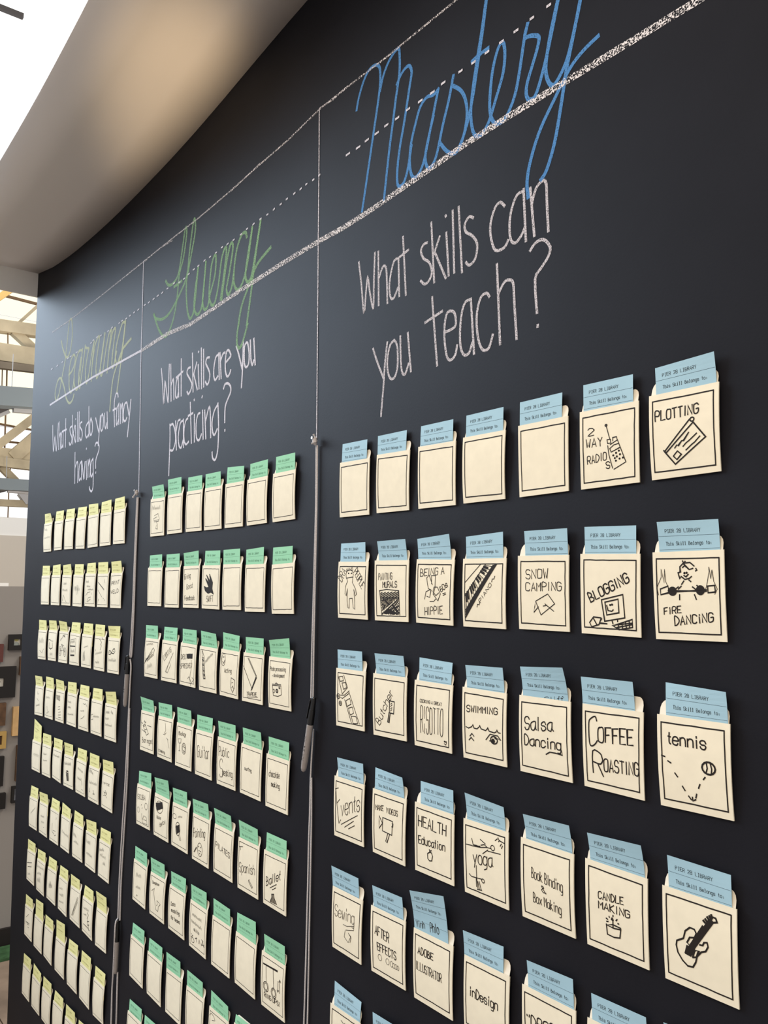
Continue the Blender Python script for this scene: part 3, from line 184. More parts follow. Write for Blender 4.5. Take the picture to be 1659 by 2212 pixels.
('y87',[-2417.7,-1066.3,-2333.6,-1064.2,-2343.6,-1164.7,-2425.3,-1170.3],[-2412.5,-1035.6,5.1,-2335.5,-1031.4,4.7,-2335.5,-1064.0,-2412.5,-1067.4],[],[]),
('y91',[-3110.6,-1263.6,-3020.5,-1259.7,-3037.3,-1365.0,-3123.9,-1367.4],[-3110.5,-1232.5,5.9,-3025.8,-1224.6,5.8,-3025.8,-1260.1,-3110.5,-1265.3],[],[]),
('y92',[-2997.0,-1259.9,-2907.2,-1259.0,-2918.6,-1362.8,-3006.1,-1365.4],[-2993.8,-1226.4,4.9,-2910.9,-1230.5,4.6,-2910.9,-1258.5,-2993.8,-1260.9],[],[]),
('y93',[-2881.6,-1257.9,-2789.3,-1253.0,-2804.1,-1359.5,-2889.8,-1360.8],[-2879.3,-1226.0,5.9,-2794.1,-1219.8,6.4,-2794.1,-1254.1,-2879.3,-1259.6],[],[]),
('y94',[-2766.8,-1256.4,-2671.3,-1250.0,-2683.7,-1353.4,-2775.3,-1356.3],[-2762.1,-1227.0,3.5,-2675.3,-1220.1,5.6,-2675.3,-1250.3,-2762.8,-1257.7],[],[]),
('y95',[-2647.9,-1256.3,-2556.1,-1248.7,-2565.0,-1350.6,-2656.1,-1355.9],[-2645.5,-1223.6,5.8,-2561.1,-1215.7,7.5,-2561.1,-1245.3,-2645.5,-1258.3],[],[]),
('y96',[-2528.7,-1251.2,-2441.7,-1245.1,-2451.7,-1348.5,-2537.6,-1352.2],[-2529.6,-1223.2,5.6,-2447.0,-1211.2,7.7,-2447.0,-1245.9,-2529.6,-1253.9],[],[]),
]
CHALK={'Mastery': [([-1221,903,-1214,925,-1199,950,-1182,963,-1162,962,-1150,950,-1148,924,-1152,895,-1167,831,-1185,755,-1199,697],6.0),([-1148,905,-1139,929,-1121,950,-1097,959,-1092,944,-1092,911,-1101,870,-1109,829,-1120,774,-1133,694],6.0),([-1099,893,-1085,907,-1067,911,-1058,896,-1063,872,-1077,814,-1090,767,-1096,725,-1092,703,-1078,703,-1067,722,-1057,761],6.0),([-988,829,-1000,825,-1017,829,-1034,820,-1046,797,-1059,762,-1061,728,-1054,705,-1041,701,-1024,719,-1006,773,-988,829],6.0),([-1000,787,-1012,756,-1020,728,-1016,707,-1006,702,-992,716,-976,762,-962,797,-951,834],6.0),([-951,816,-933,799,-922,777,-919,749,-928,718,-941,702,-952,702,-968,714,-984,735],6.0),([-939,704,-922,729,-907,770,-896,818,-885,866,-875,919,-869,948,-873,934,-876,920,-885,877,-896,832,-907,781,-910,745,-904,715,-891,704,-879,709,-868,722,-854,750,-840,781,-836,810,-840,830,-850,826,-861,800,-867,766,-868,735,-861,714,-849,705,-834,709,-817,732,-807,764,-797,810,-790,832],6.0),([-790,831,-796,814,-785,810,-769,800,-771,785,-782,761,-792,739,-793,722,-787,713,-776,714,-764,737,-751,772,-732,835,-729,847],6.0),([-729,847,-745,798,-753,766,-756,743,-752,724,-743,713,-731,720,-716,741,-702,781,-693,811,-690,823],6.0),([-690,823,-705,770,-719,722,-729,676,-741,628,-756,594,-767,584],6.0),([-791,567,-793,592,-785,623,-767,659,-740,692,-714,721,-691,735,-664,743],6.0),([-908,835,-896,837,-871,838],6.0)],
'Qteach': [([-1207,603,-1198,558,-1189,502,-1184,536,-1179,567,-1172,537,-1161,504,-1160,554,-1158,605],5.0),([-1148,604,-1145,505],5.0),([-1146,553,-1135,571,-1127,570,-1123,556,-1120,502],5.0),([-1090,573,-1102,572,-1111,552,-1115,528,-1110,508,-1101,507,-1091,521],5.0),([-1090,573,-1087,505],5.0),([-1078,607,-1069,502],5.0),([-1087,574,-1063,579],5.0),([-1014,575,-1023,575,-1030,566,-1023,551,-1009,540,-1002,523,-1007,511,-1019,506,-1030,515],5.0),([-1004,606,-996,502],5.0),([-983,575,-997,550],5.0),([-993,549,-968,501],5.0),([-967,576,-961,503],5.0),([-969,605,-968,603],5.0),([-952,607,-948,504],5.0),([-938,608,-930,499],5.0),([-905,578,-914,583,-924,574,-921,561,-907,550,-896,533,-900,512,-913,505,-921,512],5.0),([-838,572,-847,581,-858,576,-867,556,-867,536,-860,514,-851,508,-838,509,-831,517],5.0),([-800,580,-813,579,-824,561,-828,540,-826,517,-817,508,-805,515,-798,525],5.0),([-800,583,-796,504],5.0),([-787,580,-780,506],5.0),([-784,555,-776,575,-763,581,-757,573,-756,544,-754,504],5.0),([-788,487,-778,495,-763,495,-751,480,-755,467,-768,455,-779,442,-776,393],5.0),([-775,375,-775,373],5.0),([-1160,430,-1148,405,-1128,369],5.0),([-1119,432,-1125,396,-1129,353,-1135,305],5.0),([-1099,431,-1111,425,-1118,403,-1117,381,-1109,366,-1098,366,-1090,382,-1090,410,-1094,425,-1101,431],5.0),([-1083,434,-1081,391,-1077,370,-1069,366,-1060,382],5.0),([-1063,435,-1054,367],5.0),([-1001,479,-988,363],5.0),([-1018,441,-976,449],5.0),([-969,413,-953,414,-944,419,-946,436,-953,443,-964,443,-970,426,-970,398,-964,371,-955,365,-945,371,-941,385],5.0),([-910,450,-922,449,-930,435,-934,409,-933,381,-925,366,-914,367,-907,381],5.0),([-910,451,-903,363],5.0),([-870,443,-876,450,-888,447,-896,428,-897,404,-892,378,-883,364,-871,365,-863,383],5.0),([-854,488,-848,365],5.0),([-851,442,-839,456,-828,456,-821,448,-819,417,-815,365],5.0)],
'Fluency': [([-2106,836,-2085,818,-2052,814,-2021,832,-2002,893,-1988,942,-1978,927,-1993,865,-2017,825,-2026,764,-2050,707,-2092,678,-2140,708,-2182,765,-2167,748,-2119,733,-2068,739,-2006,774,-1968,810,-1956,871,-1938,944,-1927,936,-1928,903,-1956,830,-1969,787,-1961,725,-1942,689,-1922,697,-1912,732,-1901,810],6.0),([-1901,807,-1916,748,-1917,710,-1902,689,-1883,690,-1869,714,-1857,810],6.0),([-1857,810,-1865,747,-1869,712,-1858,690,-1839,692,-1826,722,-1804,760,-1801,804,-1811,810,-1825,789,-1831,751,-1832,715,-1818,690,-1800,692,-1784,727,-1771,788,-1755,811,-1746,802,-1756,746,-1770,690],6.0),([-1764,688,-1746,764,-1731,803,-1721,813,-1713,797,-1728,742,-1740,708,-1730,691,-1714,703,-1705,735],6.0),([-1646,801,-1652,814,-1671,815,-1692,790,-1703,751,-1704,714,-1691,693,-1675,689,-1654,707,-1636,750,-1621,816],6.0),([-1621,814,-1641,747,-1647,710,-1635,693,-1618,703,-1600,760,-1583,818],6.0),([-1583,818,-1604,735,-1620,658,-1635,595],6.0),([-1674,606,-1662,644,-1627,686,-1593,721,-1535,740],6.0),([-2048,802,-1998,804],6.0),([-1631,595,-1643,573,-1656,554,-1669,549,-1679,560,-1680,582,-1674,606],6.0)],
'Qpractice': [([-2113,594,-2100,545,-2089,493,-2087,523,-2085,555,-2074,527,-2060,494,-2061,548,-2061,595],5.0),([-2051,593,-2041,494],5.0),([-2043,538,-2032,550,-2027,531,-2023,495],5.0),([-1989,554,-2008,545,-2014,519,-2012,500,-2002,496,-1996,508],5.0),([-2000,547,-1993,496],5.0),([-1985,593,-1978,496],5.0),([-2013,550,-1972,558],5.0),([-1928,559,-1941,559,-1947,548,-1930,531,-1916,515,-1920,501,-1934,492,-1943,500],5.0),([-1918,593,-1907,493],5.0),([-1891,564,-1907,536],5.0),([-1905,535,-1883,494],5.0),([-1882,556,-1873,494],5.0),([-1883,589,-1882,588],5.0),([-1867,594,-1859,492],5.0),([-1854,588,-1847,494],5.0),([-1820,561,-1834,562,-1839,550,-1824,533,-1815,517,-1820,500,-1829,496,-1838,505],5.0),([-1773,557,-1786,553,-1794,530,-1793,509,-1785,498,-1772,505],5.0),([-1771,560,-1764,496],5.0),([-1764,559,-1754,496],5.0),([-1759,540,-1749,553,-1738,554],5.0),([-1731,530,-1715,536,-1708,541,-1719,555,-1730,554,-1735,535,-1733,509,-1723,494,-1712,498,-1707,506],5.0),([-1682,556,-1668,532,-1651,497],5.0),([-1649,559,-1649,500,-1652,455],5.0),([-1634,553,-1643,545,-1641,508,-1632,497,-1621,503,-1620,526,-1628,550,-1634,553],5.0),([-1616,554,-1611,511,-1604,496,-1598,505],5.0),([-1600,554,-1591,494],5.0),([-2043,432,-2039,390,-2039,298],5.0),([-2040,428,-2024,430,-2008,408,-2004,381,-2018,361,-2034,363],5.0),([-2007,435,-1996,359],5.0),([-2002,407,-1992,432,-1979,434],5.0),([-1961,429,-1978,424,-1987,392,-1980,367,-1967,361,-1957,378],5.0),([-1959,432,-1953,360],5.0),([-1933,430,-1944,426,-1953,406,-1951,378,-1939,365,-1924,370],5.0),([-1921,468,-1907,364],5.0),([-1931,436,-1904,439],5.0),([-1895,433,-1890,365],5.0),([-1899,472,-1898,470],5.0),([-1863,432,-1875,430,-1883,408,-1879,375,-1864,365,-1851,378],5.0),([-1849,436,-1841,365],5.0),([-1853,472,-1855,469],5.0),([-1837,434,-1826,364],5.0),([-1831,405,-1817,434,-1809,435,-1803,400,-1800,363],5.0),([-1767,436,-1785,424,-1795,399,-1790,374,-1780,366,-1767,378],5.0),([-1767,439,-1760,385,-1760,334,-1767,312,-1776,306,-1787,313,-1790,326],5.0),([-1740,469,-1733,478,-1718,477,-1705,467,-1704,454,-1718,439,-1729,423,-1729,388],5.0),([-1727,370,-1727,368],5.0)],
'Learning': [([-3043,892,-3020,859,-2979,820,-2947,818,-2924,848,-2918,891,-2931,938,-2946,948,-2961,937,-2971,881,-2987,807,-3015,753,-3036,706,-3068,678,-3089,705,-3077,736,-3058,753,-3036,755,-3013,742,-2979,706,-2952,666,-2914,642,-2881,647,-2867,664],6.5),([-2936,746,-2903,752,-2876,772,-2872,793,-2888,807,-2910,801,-2930,773,-2930,730,-2922,695,-2902,677,-2881,692,-2873,729],6.5),([-2802,803,-2832,807,-2855,789,-2873,750,-2870,707,-2853,680,-2829,678,-2812,717,-2802,777,-2795,807],6.5),([-2808,779,-2824,729,-2823,697,-2807,675,-2793,713,-2776,772,-2769,812],6.5),([-2768,805,-2748,798,-2729,792,-2739,774,-2752,735,-2749,693,-2735,678,-2717,707,-2696,774,-2679,805],6.5),([-2679,805,-2687,752,-2692,676],6.5),([-2688,732,-2668,788,-2639,811,-2629,799,-2641,762,-2650,714,-2643,682,-2633,676,-2610,699,-2590,760,-2579,807],6.5),([-2578,805,-2599,742,-2607,695,-2596,674,-2581,689,-2561,754,-2539,797,-2520,802],6.5),([-2520,802,-2533,747,-2543,673],6.5),([-2527,746,-2511,790,-2491,801,-2484,790,-2495,748,-2503,702,-2497,679,-2485,684,-2466,722],6.5),([-2400,795,-2423,801,-2446,778,-2468,742,-2474,709,-2461,683,-2441,686,-2419,721,-2400,801],6.5),([-2400,797,-2414,720,-2428,667,-2443,613,-2448,594],6.5),([-2503,545,-2501,577,-2488,641,-2451,685,-2418,715,-2384,726,-2348,734],6.5)],
'Qfancy': [([-3099,592,-3090,545,-3075,494,-3069,525,-3066,549,-3053,518,-3040,493,-3034,546,-3031,590],5.5),([-3022,593,-3013,494],5.5),([-3016,535,-3001,550,-2993,527,-2992,493],5.5),([-2973,553,-2986,548,-2988,518,-2978,495,-2965,506],5.5),([-2969,552,-2962,495],5.5),([-2946,592,-2936,492],5.5),([-2976,553,-2931,553],5.5),([-2874,555,-2893,551,-2887,534,-2868,516,-2869,499,-2885,492,-2894,501],5.5),([-2871,592,-2853,492],5.5),([-2841,552,-2856,525],5.5),([-2856,529,-2827,493],5.5),([-2834,551,-2822,495],5.5),([-2835,574,-2835,573],5.5),([-2817,593,-2803,493],5.5),([-2800,592,-2790,492],5.5),([-2767,553,-2783,551,-2784,539,-2763,523,-2757,506,-2768,492,-2782,502],5.5),([-2703,593,-2690,493],5.5),([-2701,542,-2721,533,-2727,510,-2713,493,-2693,501],5.5),([-2678,551,-2685,536,-2681,503,-2668,495,-2658,508,-2661,532,-2678,551],5.5),([-2631,544,-2613,517,-2596,494],5.5),([-2588,544,-2591,503,-2596,452],5.5),([-2571,547,-2581,537,-2580,504,-2570,494,-2558,504,-2559,533,-2571,547],5.5),([-2549,545,-2542,506,-2532,496,-2526,511],5.5),([-2527,546,-2518,494],5.5),([-2436,577,-2442,588,-2455,590,-2466,569,-2464,531,-2456,490],5.5),([-2476,543,-2448,544],5.5),([-2428,553,-2442,540,-2443,501,-2436,493,-2425,506],5.5),([-2427,555,-2421,492],5.5),([-2412,550,-2406,492],5.5),([-2410,531,-2397,549,-2392,528,-2388,492],5.5),([-2362,547,-2379,544,-2386,518,-2381,497,-2366,493,-2357,501],5.5),([-2360,545,-2341,507],5.5),([-2330,549,-2337,496,-2346,444],5.5),([-2825,458,-2813,354],5.5),([-2816,407,-2799,424,-2788,410,-2783,354],5.5),([-2752,420,-2769,412,-2775,388,-2768,359,-2753,364],5.5),([-2752,420,-2744,359],5.5),([-2748,418,-2721,357,-2719,386,-2717,414],5.5),([-2705,414,-2694,355],5.5),([-2710,457,-2708,455],5.5),([-2687,416,-2681,360],5.5),([-2682,398,-2672,416,-2662,386,-2662,360],5.5),([-2640,414,-2656,405,-2658,375,-2647,358,-2636,367],5.5),([-2640,416,-2630,362,-2628,323,-2641,311,-2659,319,-2663,327],5.5),([-2625,454,-2617,462,-2600,460,-2587,447,-2590,432,-2608,414,-2613,399,-2611,382],5.5),([-2608,368,-2608,366],5.5)],
'top': [([-3163,954,-2958,946,-2637,943,-2273,943,-2077,943,-1905,941,-1729,945,-1595,951,-1466,955,-1350,966,-1238,964,-1136,960,-1045,960,-945,960,-886,960],4.0)],
'top2': [([-2273,940,-2172,944,-2071,937],4.0),([-1729,943,-1638,949,-1591,954],4.0),([-1350,968,-1300,962,-1253,966],4.0)],
'bottom': [([-3146,676,-2679,685,-2264,679],7.0)],
'bottom2': [([-2264,679,-2085,683,-1934,672,-1713,682,-1502,688,-1341,689,-1261,687,-1173,689,-1042,697,-917,705,-827,707,-738,707,-622,707,-517,707,-464,707],11.0)],
'vertical': [([-1350,966,-1347,825,-1345,690,-1342,521,-1338,294],3.6)],
'vertical2': [([-2273,943,-2267,811,-2264,675,-2240,271],4.5)],
'dash': [([-1252,827,-1241,827],4.0),([-1219,826,-1208,826],4.0),([-1191,828,-1181,828],4.0),([-1161,828,-1151,828],4.0),([-1132,830,-1123,830],4.0),([-1101,829,-1092,829],4.0),([-1070,831,-1062,831],4.0),([-1038,830,-1029,830],4.0),([-1007,830,-998,830],4.0),([-979,833,-971,833],4.0),([-937,832,-930,832],4.0),([-907,831,-900,831],4.0),([-877,832,-870,832],4.0),([-846,832,-839,832],4.0),([-816,833,-809,833],4.0),([-784,835,-778,835],4.0),([-752,836,-746,836],4.0),([-1348,826,-1343,826],3.6),([-1370,825,-1365,825],3.6),([-1396,826,-1391,826],3.6),([-1418,824,-1412,825],3.6),([-1443,824,-1437,825],3.6),([-1473,824,-1467,824],3.6),([-1498,822,-1492,822],3.6),([-1527,821,-1521,822],3.6),([-1555,820,-1549,820],3.6),([-1586,821,-1579,821],3.6),([-1618,820,-1611,821],3.6),([-1648,820,-1641,820],3.6),([-1677,817,-1670,817],3.6),([-1713,816,-1706,816],3.6),([-1744,816,-1736,817],3.6),([-1773,818,-1765,818],3.6),([-1804,815,-1797,815],3.6),([-1837,815,-1829,815],3.6),([-1868,815,-1860,816],3.6),([-1903,813,-1894,813],3.6),([-1930,812,-1921,812],3.6),([-1960,809,-1951,809],3.6),([-1988,805,-1979,805],3.6),([-2017,804,-2007,804],3.6),([-2053,812,-2043,812],3.6),([-2095,810,-2086,810],3.6),([-2130,808,-2120,809],3.6),([-2162,808,-2151,809],3.6),([-2191,807,-2180,808],3.6),([-2224,807,-2214,808],3.6),([-2255,808,-2244,808],3.6),([-2304,807,-2293,808],3.6),([-2336,808,-2325,808],3.6),([-2369,807,-2358,807],3.6),([-2399,806,-2387,806],3.6),([-2434,808,-2422,808],3.6),([-2457,807,-2445,807],3.6),([-2521,808,-2508,809],3.6),([-2554,806,-2541,806],3.6),([-2622,808,-2608,808],3.6),([-2658,812,-2644,812],3.6),([-2693,810,-2679,810],3.6),([-2715,806,-2701,806],3.6),([-2864,808,-2848,808],3.6),([-2930,808,-2913,808],3.6),([-2961,808,-2944,809],3.6),([-3025,809,-3008,809],3.6),([-3086,808,-3068,809],3.6),([-3155,811,-3136,811],3.6)]}
CORD={'R1': [[-1333.5,280.4,4.0],[-1331.4,157.7,4.0],[-1333.1,26.6,4.0],[-1335.4,-102.6,4.0],[-1335.4,-194.3,4.0]],'R2': [[-1329.6,279.9,4.0],[-1327.5,157.4,4.0],[-1328.3,26.6,4.0],[-1329.0,-102.2,4.0],[-1328.4,-191.1,4.0]],'R3': [[-1327.1,-249.7,3.0],[-1330.6,-287.8,3.0],[-1333.6,-338.1,3.0],[-1334.4,-404.4,3.0],[-1335.8,-453.9,3.0],[-1336.8,-559.9,3.0],[-1338.7,-680.7,3.0],[-1340.9,-770.3,3.0],[-1343.8,-879.6,3.0]],'R4': [[-1330.4,-337.6,3.0],[-1328.2,-403.1,3.0],[-1328.0,-476.5,3.0],[-1328.3,-557.4,3.0],[-1328.7,-677.3,3.0],[-1329.4,-765.8,3.0],[-1331.7,-874.1,3.0]],'Rt': [[-1330.8,288.1,4.0],[-1331.4,294.8,8.0],[-1333.4,301.0,11.0]],'Rt2': [[-1330.7,284.5,4.0],[-1334.3,283.5,9.0],[-1337.0,283.4,13.0]],'L1': [[-2244.7,258.6,3.0],[-2246.0,97.3,3.0],[-2245.3,-54.5,3.0],[-2250.0,-154.8,3.0],[-2252.4,-179.9,3.0]],'L2': [[-2237.5,258.0,3.0],[-2237.8,97.0,3.0],[-2235.8,-54.2,3.0],[-2238.1,-154.1,3.0],[-2242.2,-179.2,3.0]],'L3': [[-2250.2,-184.7,3.0],[-2241.3,-203.9,3.0],[-2242.8,-253.5,3.0],[-2244.6,-315.2,3.0],[-2247.1,-401.2,3.0],[-2250.8,-523.3,3.0],[-2259.4,-645.5,3.0],[-2264.6,-766.3,3.0],[-2263.6,-865.5,3.0]],'L4': [[-2239.6,-314.7,3.0],[-2237.1,-399.8,3.0],[-2237.5,-520.8,3.0],[-2244.4,-642.1,3.0],[-2251.3,-762.7,3.0],[-2249.8,-866.0,3.0]],'L5': [[-2263.6,-865.5,3.0],[-2251.2,-872.2,14.0],[-2253.6,-925.5,14.0],[-2270.0,-1002.4,8.0],[-2283.7,-1055.0,4.0],[-2280.8,-1137.6,4.0],[-2282.5,-1239.8,4.0]],'L6': [[-2251.8,-997.4,3.0],[-2250.0,-1043.0,3.0],[-2247.3,-1124.8,3.0],[-2245.9,-1224.6,3.0]],'Lt': [[-2234.1,270.5,4.0],[-2243.3,269.7,7.0],[-2248.6,263.5,10.0],[-2253.0,257.3,12.0]],'M1': [[-1317.4,-190.5,9.0],[-1324.4,-240.3,12.0],[-1341.9,-327.5,14.0]],'M2': [[-2254.4,-173.6,7.0],[-2254.8,-224.6,8.0],[-2257.9,-312.6,9.0]],'M3': [[-2252.5,-866.0,7.0],[-2252.1,-919.4,8.0],[-2254.6,-1001.7,8.0]]}
TOPCURVE=[[-3388, 1250], [-3107, 1199], [-2745, 1177], [-2486, 1171], [-2195, 1176], [-1952, 1184], [-1794, 1200], [-1610, 1216], [-1488, 1228], [-1409, 1235]]
BEAMS=[('t1','top_chord',[-8000,-471,4008],[-8000,2295,4149],107,107,'timber'),('t1','diagonal_brace',[-8000,976,4052],[-8000,1204,3878],76,76,'timber'),('t1','diagonal_brace',[-8000,1012,4138],[-8000,1196,4368],27,27,'timber'),('t1','bottom_chord',[-8000,-457,3789],[-8000,2306,3863],161,161,'timber'),('t1','chord_underside',[-7940,-452,3641],[-7940,2285,3770],63,63,'timber_shade'),('t1','tie_rod',[-8000,924,4046],[-8000,932,3896],12,12,'rust'),('t1','glazing_bar',[-8300,954,4468],[-8300,1548,4435],23,23,'rust'),('t1','rafter',[-8150,761,4281],[-8150,966,4491],55,55,'ochre'),('t1','tie_rod',[-8000,895,3696],[-8000,901,3505],10,10,'rust'),('t1','tie_rod',[-8000,934,3703],[-8000,940,3511],14,14,'rust'),('t1','hanger_rod',[-7800,936,3788],[-7800,938,3289],8,8,'galv'),('d1','duct',[-7700,-444,3265],[-7700,2199,3467],169,169,'blue'),('d1','cable_tray',[-7750,946,3282],[-7750,1432,3304],55,55,'galv'),('f1','housing',[-7850,717,3180],[-7850,960,3334],43,43,'dark'),('f1','reflector',[-7850,719,3139],[-7850,939,3277],31,31,'galv'),('t2','glazing_bar',[-11300,-246,3923],[-11300,3654,3655],24,24,'rust'),('t2','glazing_bar',[-11300,1263,3582],[-11300,1918,3578],24,24,'rust'),('t2','tie_rod',[-11000,1620,3869],[-11000,1631,3445],21,21,'rust'),('t2','diagonal_brace',[-11000,1474,3393],[-11000,1992,3909],99,99,'timber'),('t2','diagonal_brace',[-11000,1717,3327],[-11000,2113,3758],156,156,'timber'),('t2','top_chord',[-11000,-230,3353],[-11000,3542,3400],126,126,'timber'),('t2','bottom_chord',[-10940,-231,3306],[-10940,3525,3206],114,114,'timber'),('t2','tie_rod',[-11000,1707,3221],[-11000,1716,3037],16,16,'rust'),('t2','diagonal_brace',[-11000,1600,3210],[-11000,1781,3042],85,85,'timber'),('t2','hanger_rod',[-10800,1616,3320],[-10800,1627,2907],11,11,'galv'),('d2','duct',[-10700,-223,2919],[-10700,3436,2997],138,138,'blue'),('d2','cable_tray',[-10750,1632,2891],[-10750,2366,2893],46,46,'galv'),('f2','housing',[-10850,1368,2811],[-10850,1654,2919],39,39,'dark'),('t3','bottom_chord',[-14000,-8,3003],[-14000,4772,3108],108,108,'timber'),('t3','tie_rod',[-14000,2406,3238],[-14000,2413,2829],20,20,'rust'),('t3','gusset_plate',[-14000,2592,3239],[-14000,2712,3085],129,129,'galv'),('t3','gusset_plate',[-14000,2536,3249],[-14000,2613,3107],28,28,'galv'),('r1','bar',[-6000,134,5742],[-6000,465,5744],33,33,'dark')]  # nearest truss: the dark lower bar is its bottom chord's shaded underside
FRAMES=[(207,285,1404,1481,11,'fblack','print'),(119,184,1349,1436,10,'fred','dark'),(264,341,1282,1372,12,'fbrown','dark'),(110,248,1176,1326,26,'fblack','mat'),(139,210,1044,1152,14,'fbrown','dark'),(244,336,990,1129,22,'fwood','mat'),(147,218,934,1015,9,'fgold','dark'),(146,214,756,897,10,'fblack','dark'),(257,338,669,747,5,'fblack','photo'),(162,230,648,722,12,'fblack','mat'),(270,366,772,942,12,'fbrown','dark')]

rng = random.Random(7)
# ---------------- materials ----------------
def srgb(c):
    return tuple((x/255/12.92 if x/255 <= .04045 else ((x/255+.055)/1.055)**2.4) for x in c)+(1,)
def mat(name, col, rough=.6, spec=.5, noise=0., nscale=20., bump=0., bscale=200., metallic=0.):
    m = bpy.data.materials.new(name); m.use_nodes = True; n = m.node_tree.nodes; L = m.node_tree.links
    b = n['Principled BSDF']; c = srgb(col)
    b.inputs['Base Color'].default_value = c; b.inputs['Roughness'].default_value = rough
    b.inputs['Specular IOR Level'].default_value = spec; b.inputs['Metallic'].default_value = metallic
    g = n.new('ShaderNodeNewGeometry')
    if noise:
        t = n.new('ShaderNodeTexNoise'); t.inputs['Scale'].default_value = nscale; t.inputs['Detail'].default_value = 6
        L.new(g.outputs['Position'], t.inputs['Vector'])
        rp = n.new('ShaderNodeValToRGB'); rp.color_ramp.elements[0].position = .3; rp.color_ramp.elements[1].position = .7
        rp.color_ramp.elements[0].color = tuple(x*(1-noise) for x in c[:3])+(1,); rp.color_ramp.elements[1].color = tuple(min(1, x*(1+noise)) for x in c[:3])+(1,)
        L.new(t.outputs['Fac'], rp.inputs['Fac']); L.new(rp.outputs['Color'], b.inputs['Base Color'])
    if bump:
        t = n.new('ShaderNodeTexNoise'); t.inputs['Scale'].default_value = bscale; t.inputs['Detail'].default_value = 4
        L.new(g.outputs['Position'], t.inputs['Vector'])
        bp = n.new('ShaderNodeBump'); bp.inputs['Strength'].default_value = bump; bp.inputs['Distance'].default_value = .001
        L.new(t.outputs['Fac'], bp.inputs['Height']); L.new(bp.outputs['Normal'], b.inputs['Normal'])
    return m
def chalk(name, col, lo, hi, scale=650., k=1.):
    m = mat(name, col, .95, .1); n = m.node_tree.nodes; L = m.node_tree.links; b = n['Principled BSDF']
    g = n.new('ShaderNodeNewGeometry'); t = n.new('ShaderNodeTexNoise'); t.inputs['Scale'].default_value = scale; t.inputs['Detail'].default_value = 3
    L.new(g.outputs['Position'], t.inputs['Vector'])
    mr = n.new('ShaderNodeMapRange'); mr.inputs['From Min'].default_value = lo; mr.inputs['From Max'].default_value = hi; mr.inputs['To Max'].default_value = k
    L.new(t.outputs['Fac'], mr.inputs['Value']); L.new(mr.outputs['Result'], b.inputs['Alpha']); return m
def glow(name, col, s):
    m = bpy.data.materials.new(name); m.use_nodes = True; b = m.node_tree.nodes['Principled BSDF']
    b.inputs['Base Color'].default_value = (0.2, .2, .2, 1); b.inputs['Emission Color'].default_value = col; b.inputs['Emission Strength'].default_value = s
    return m
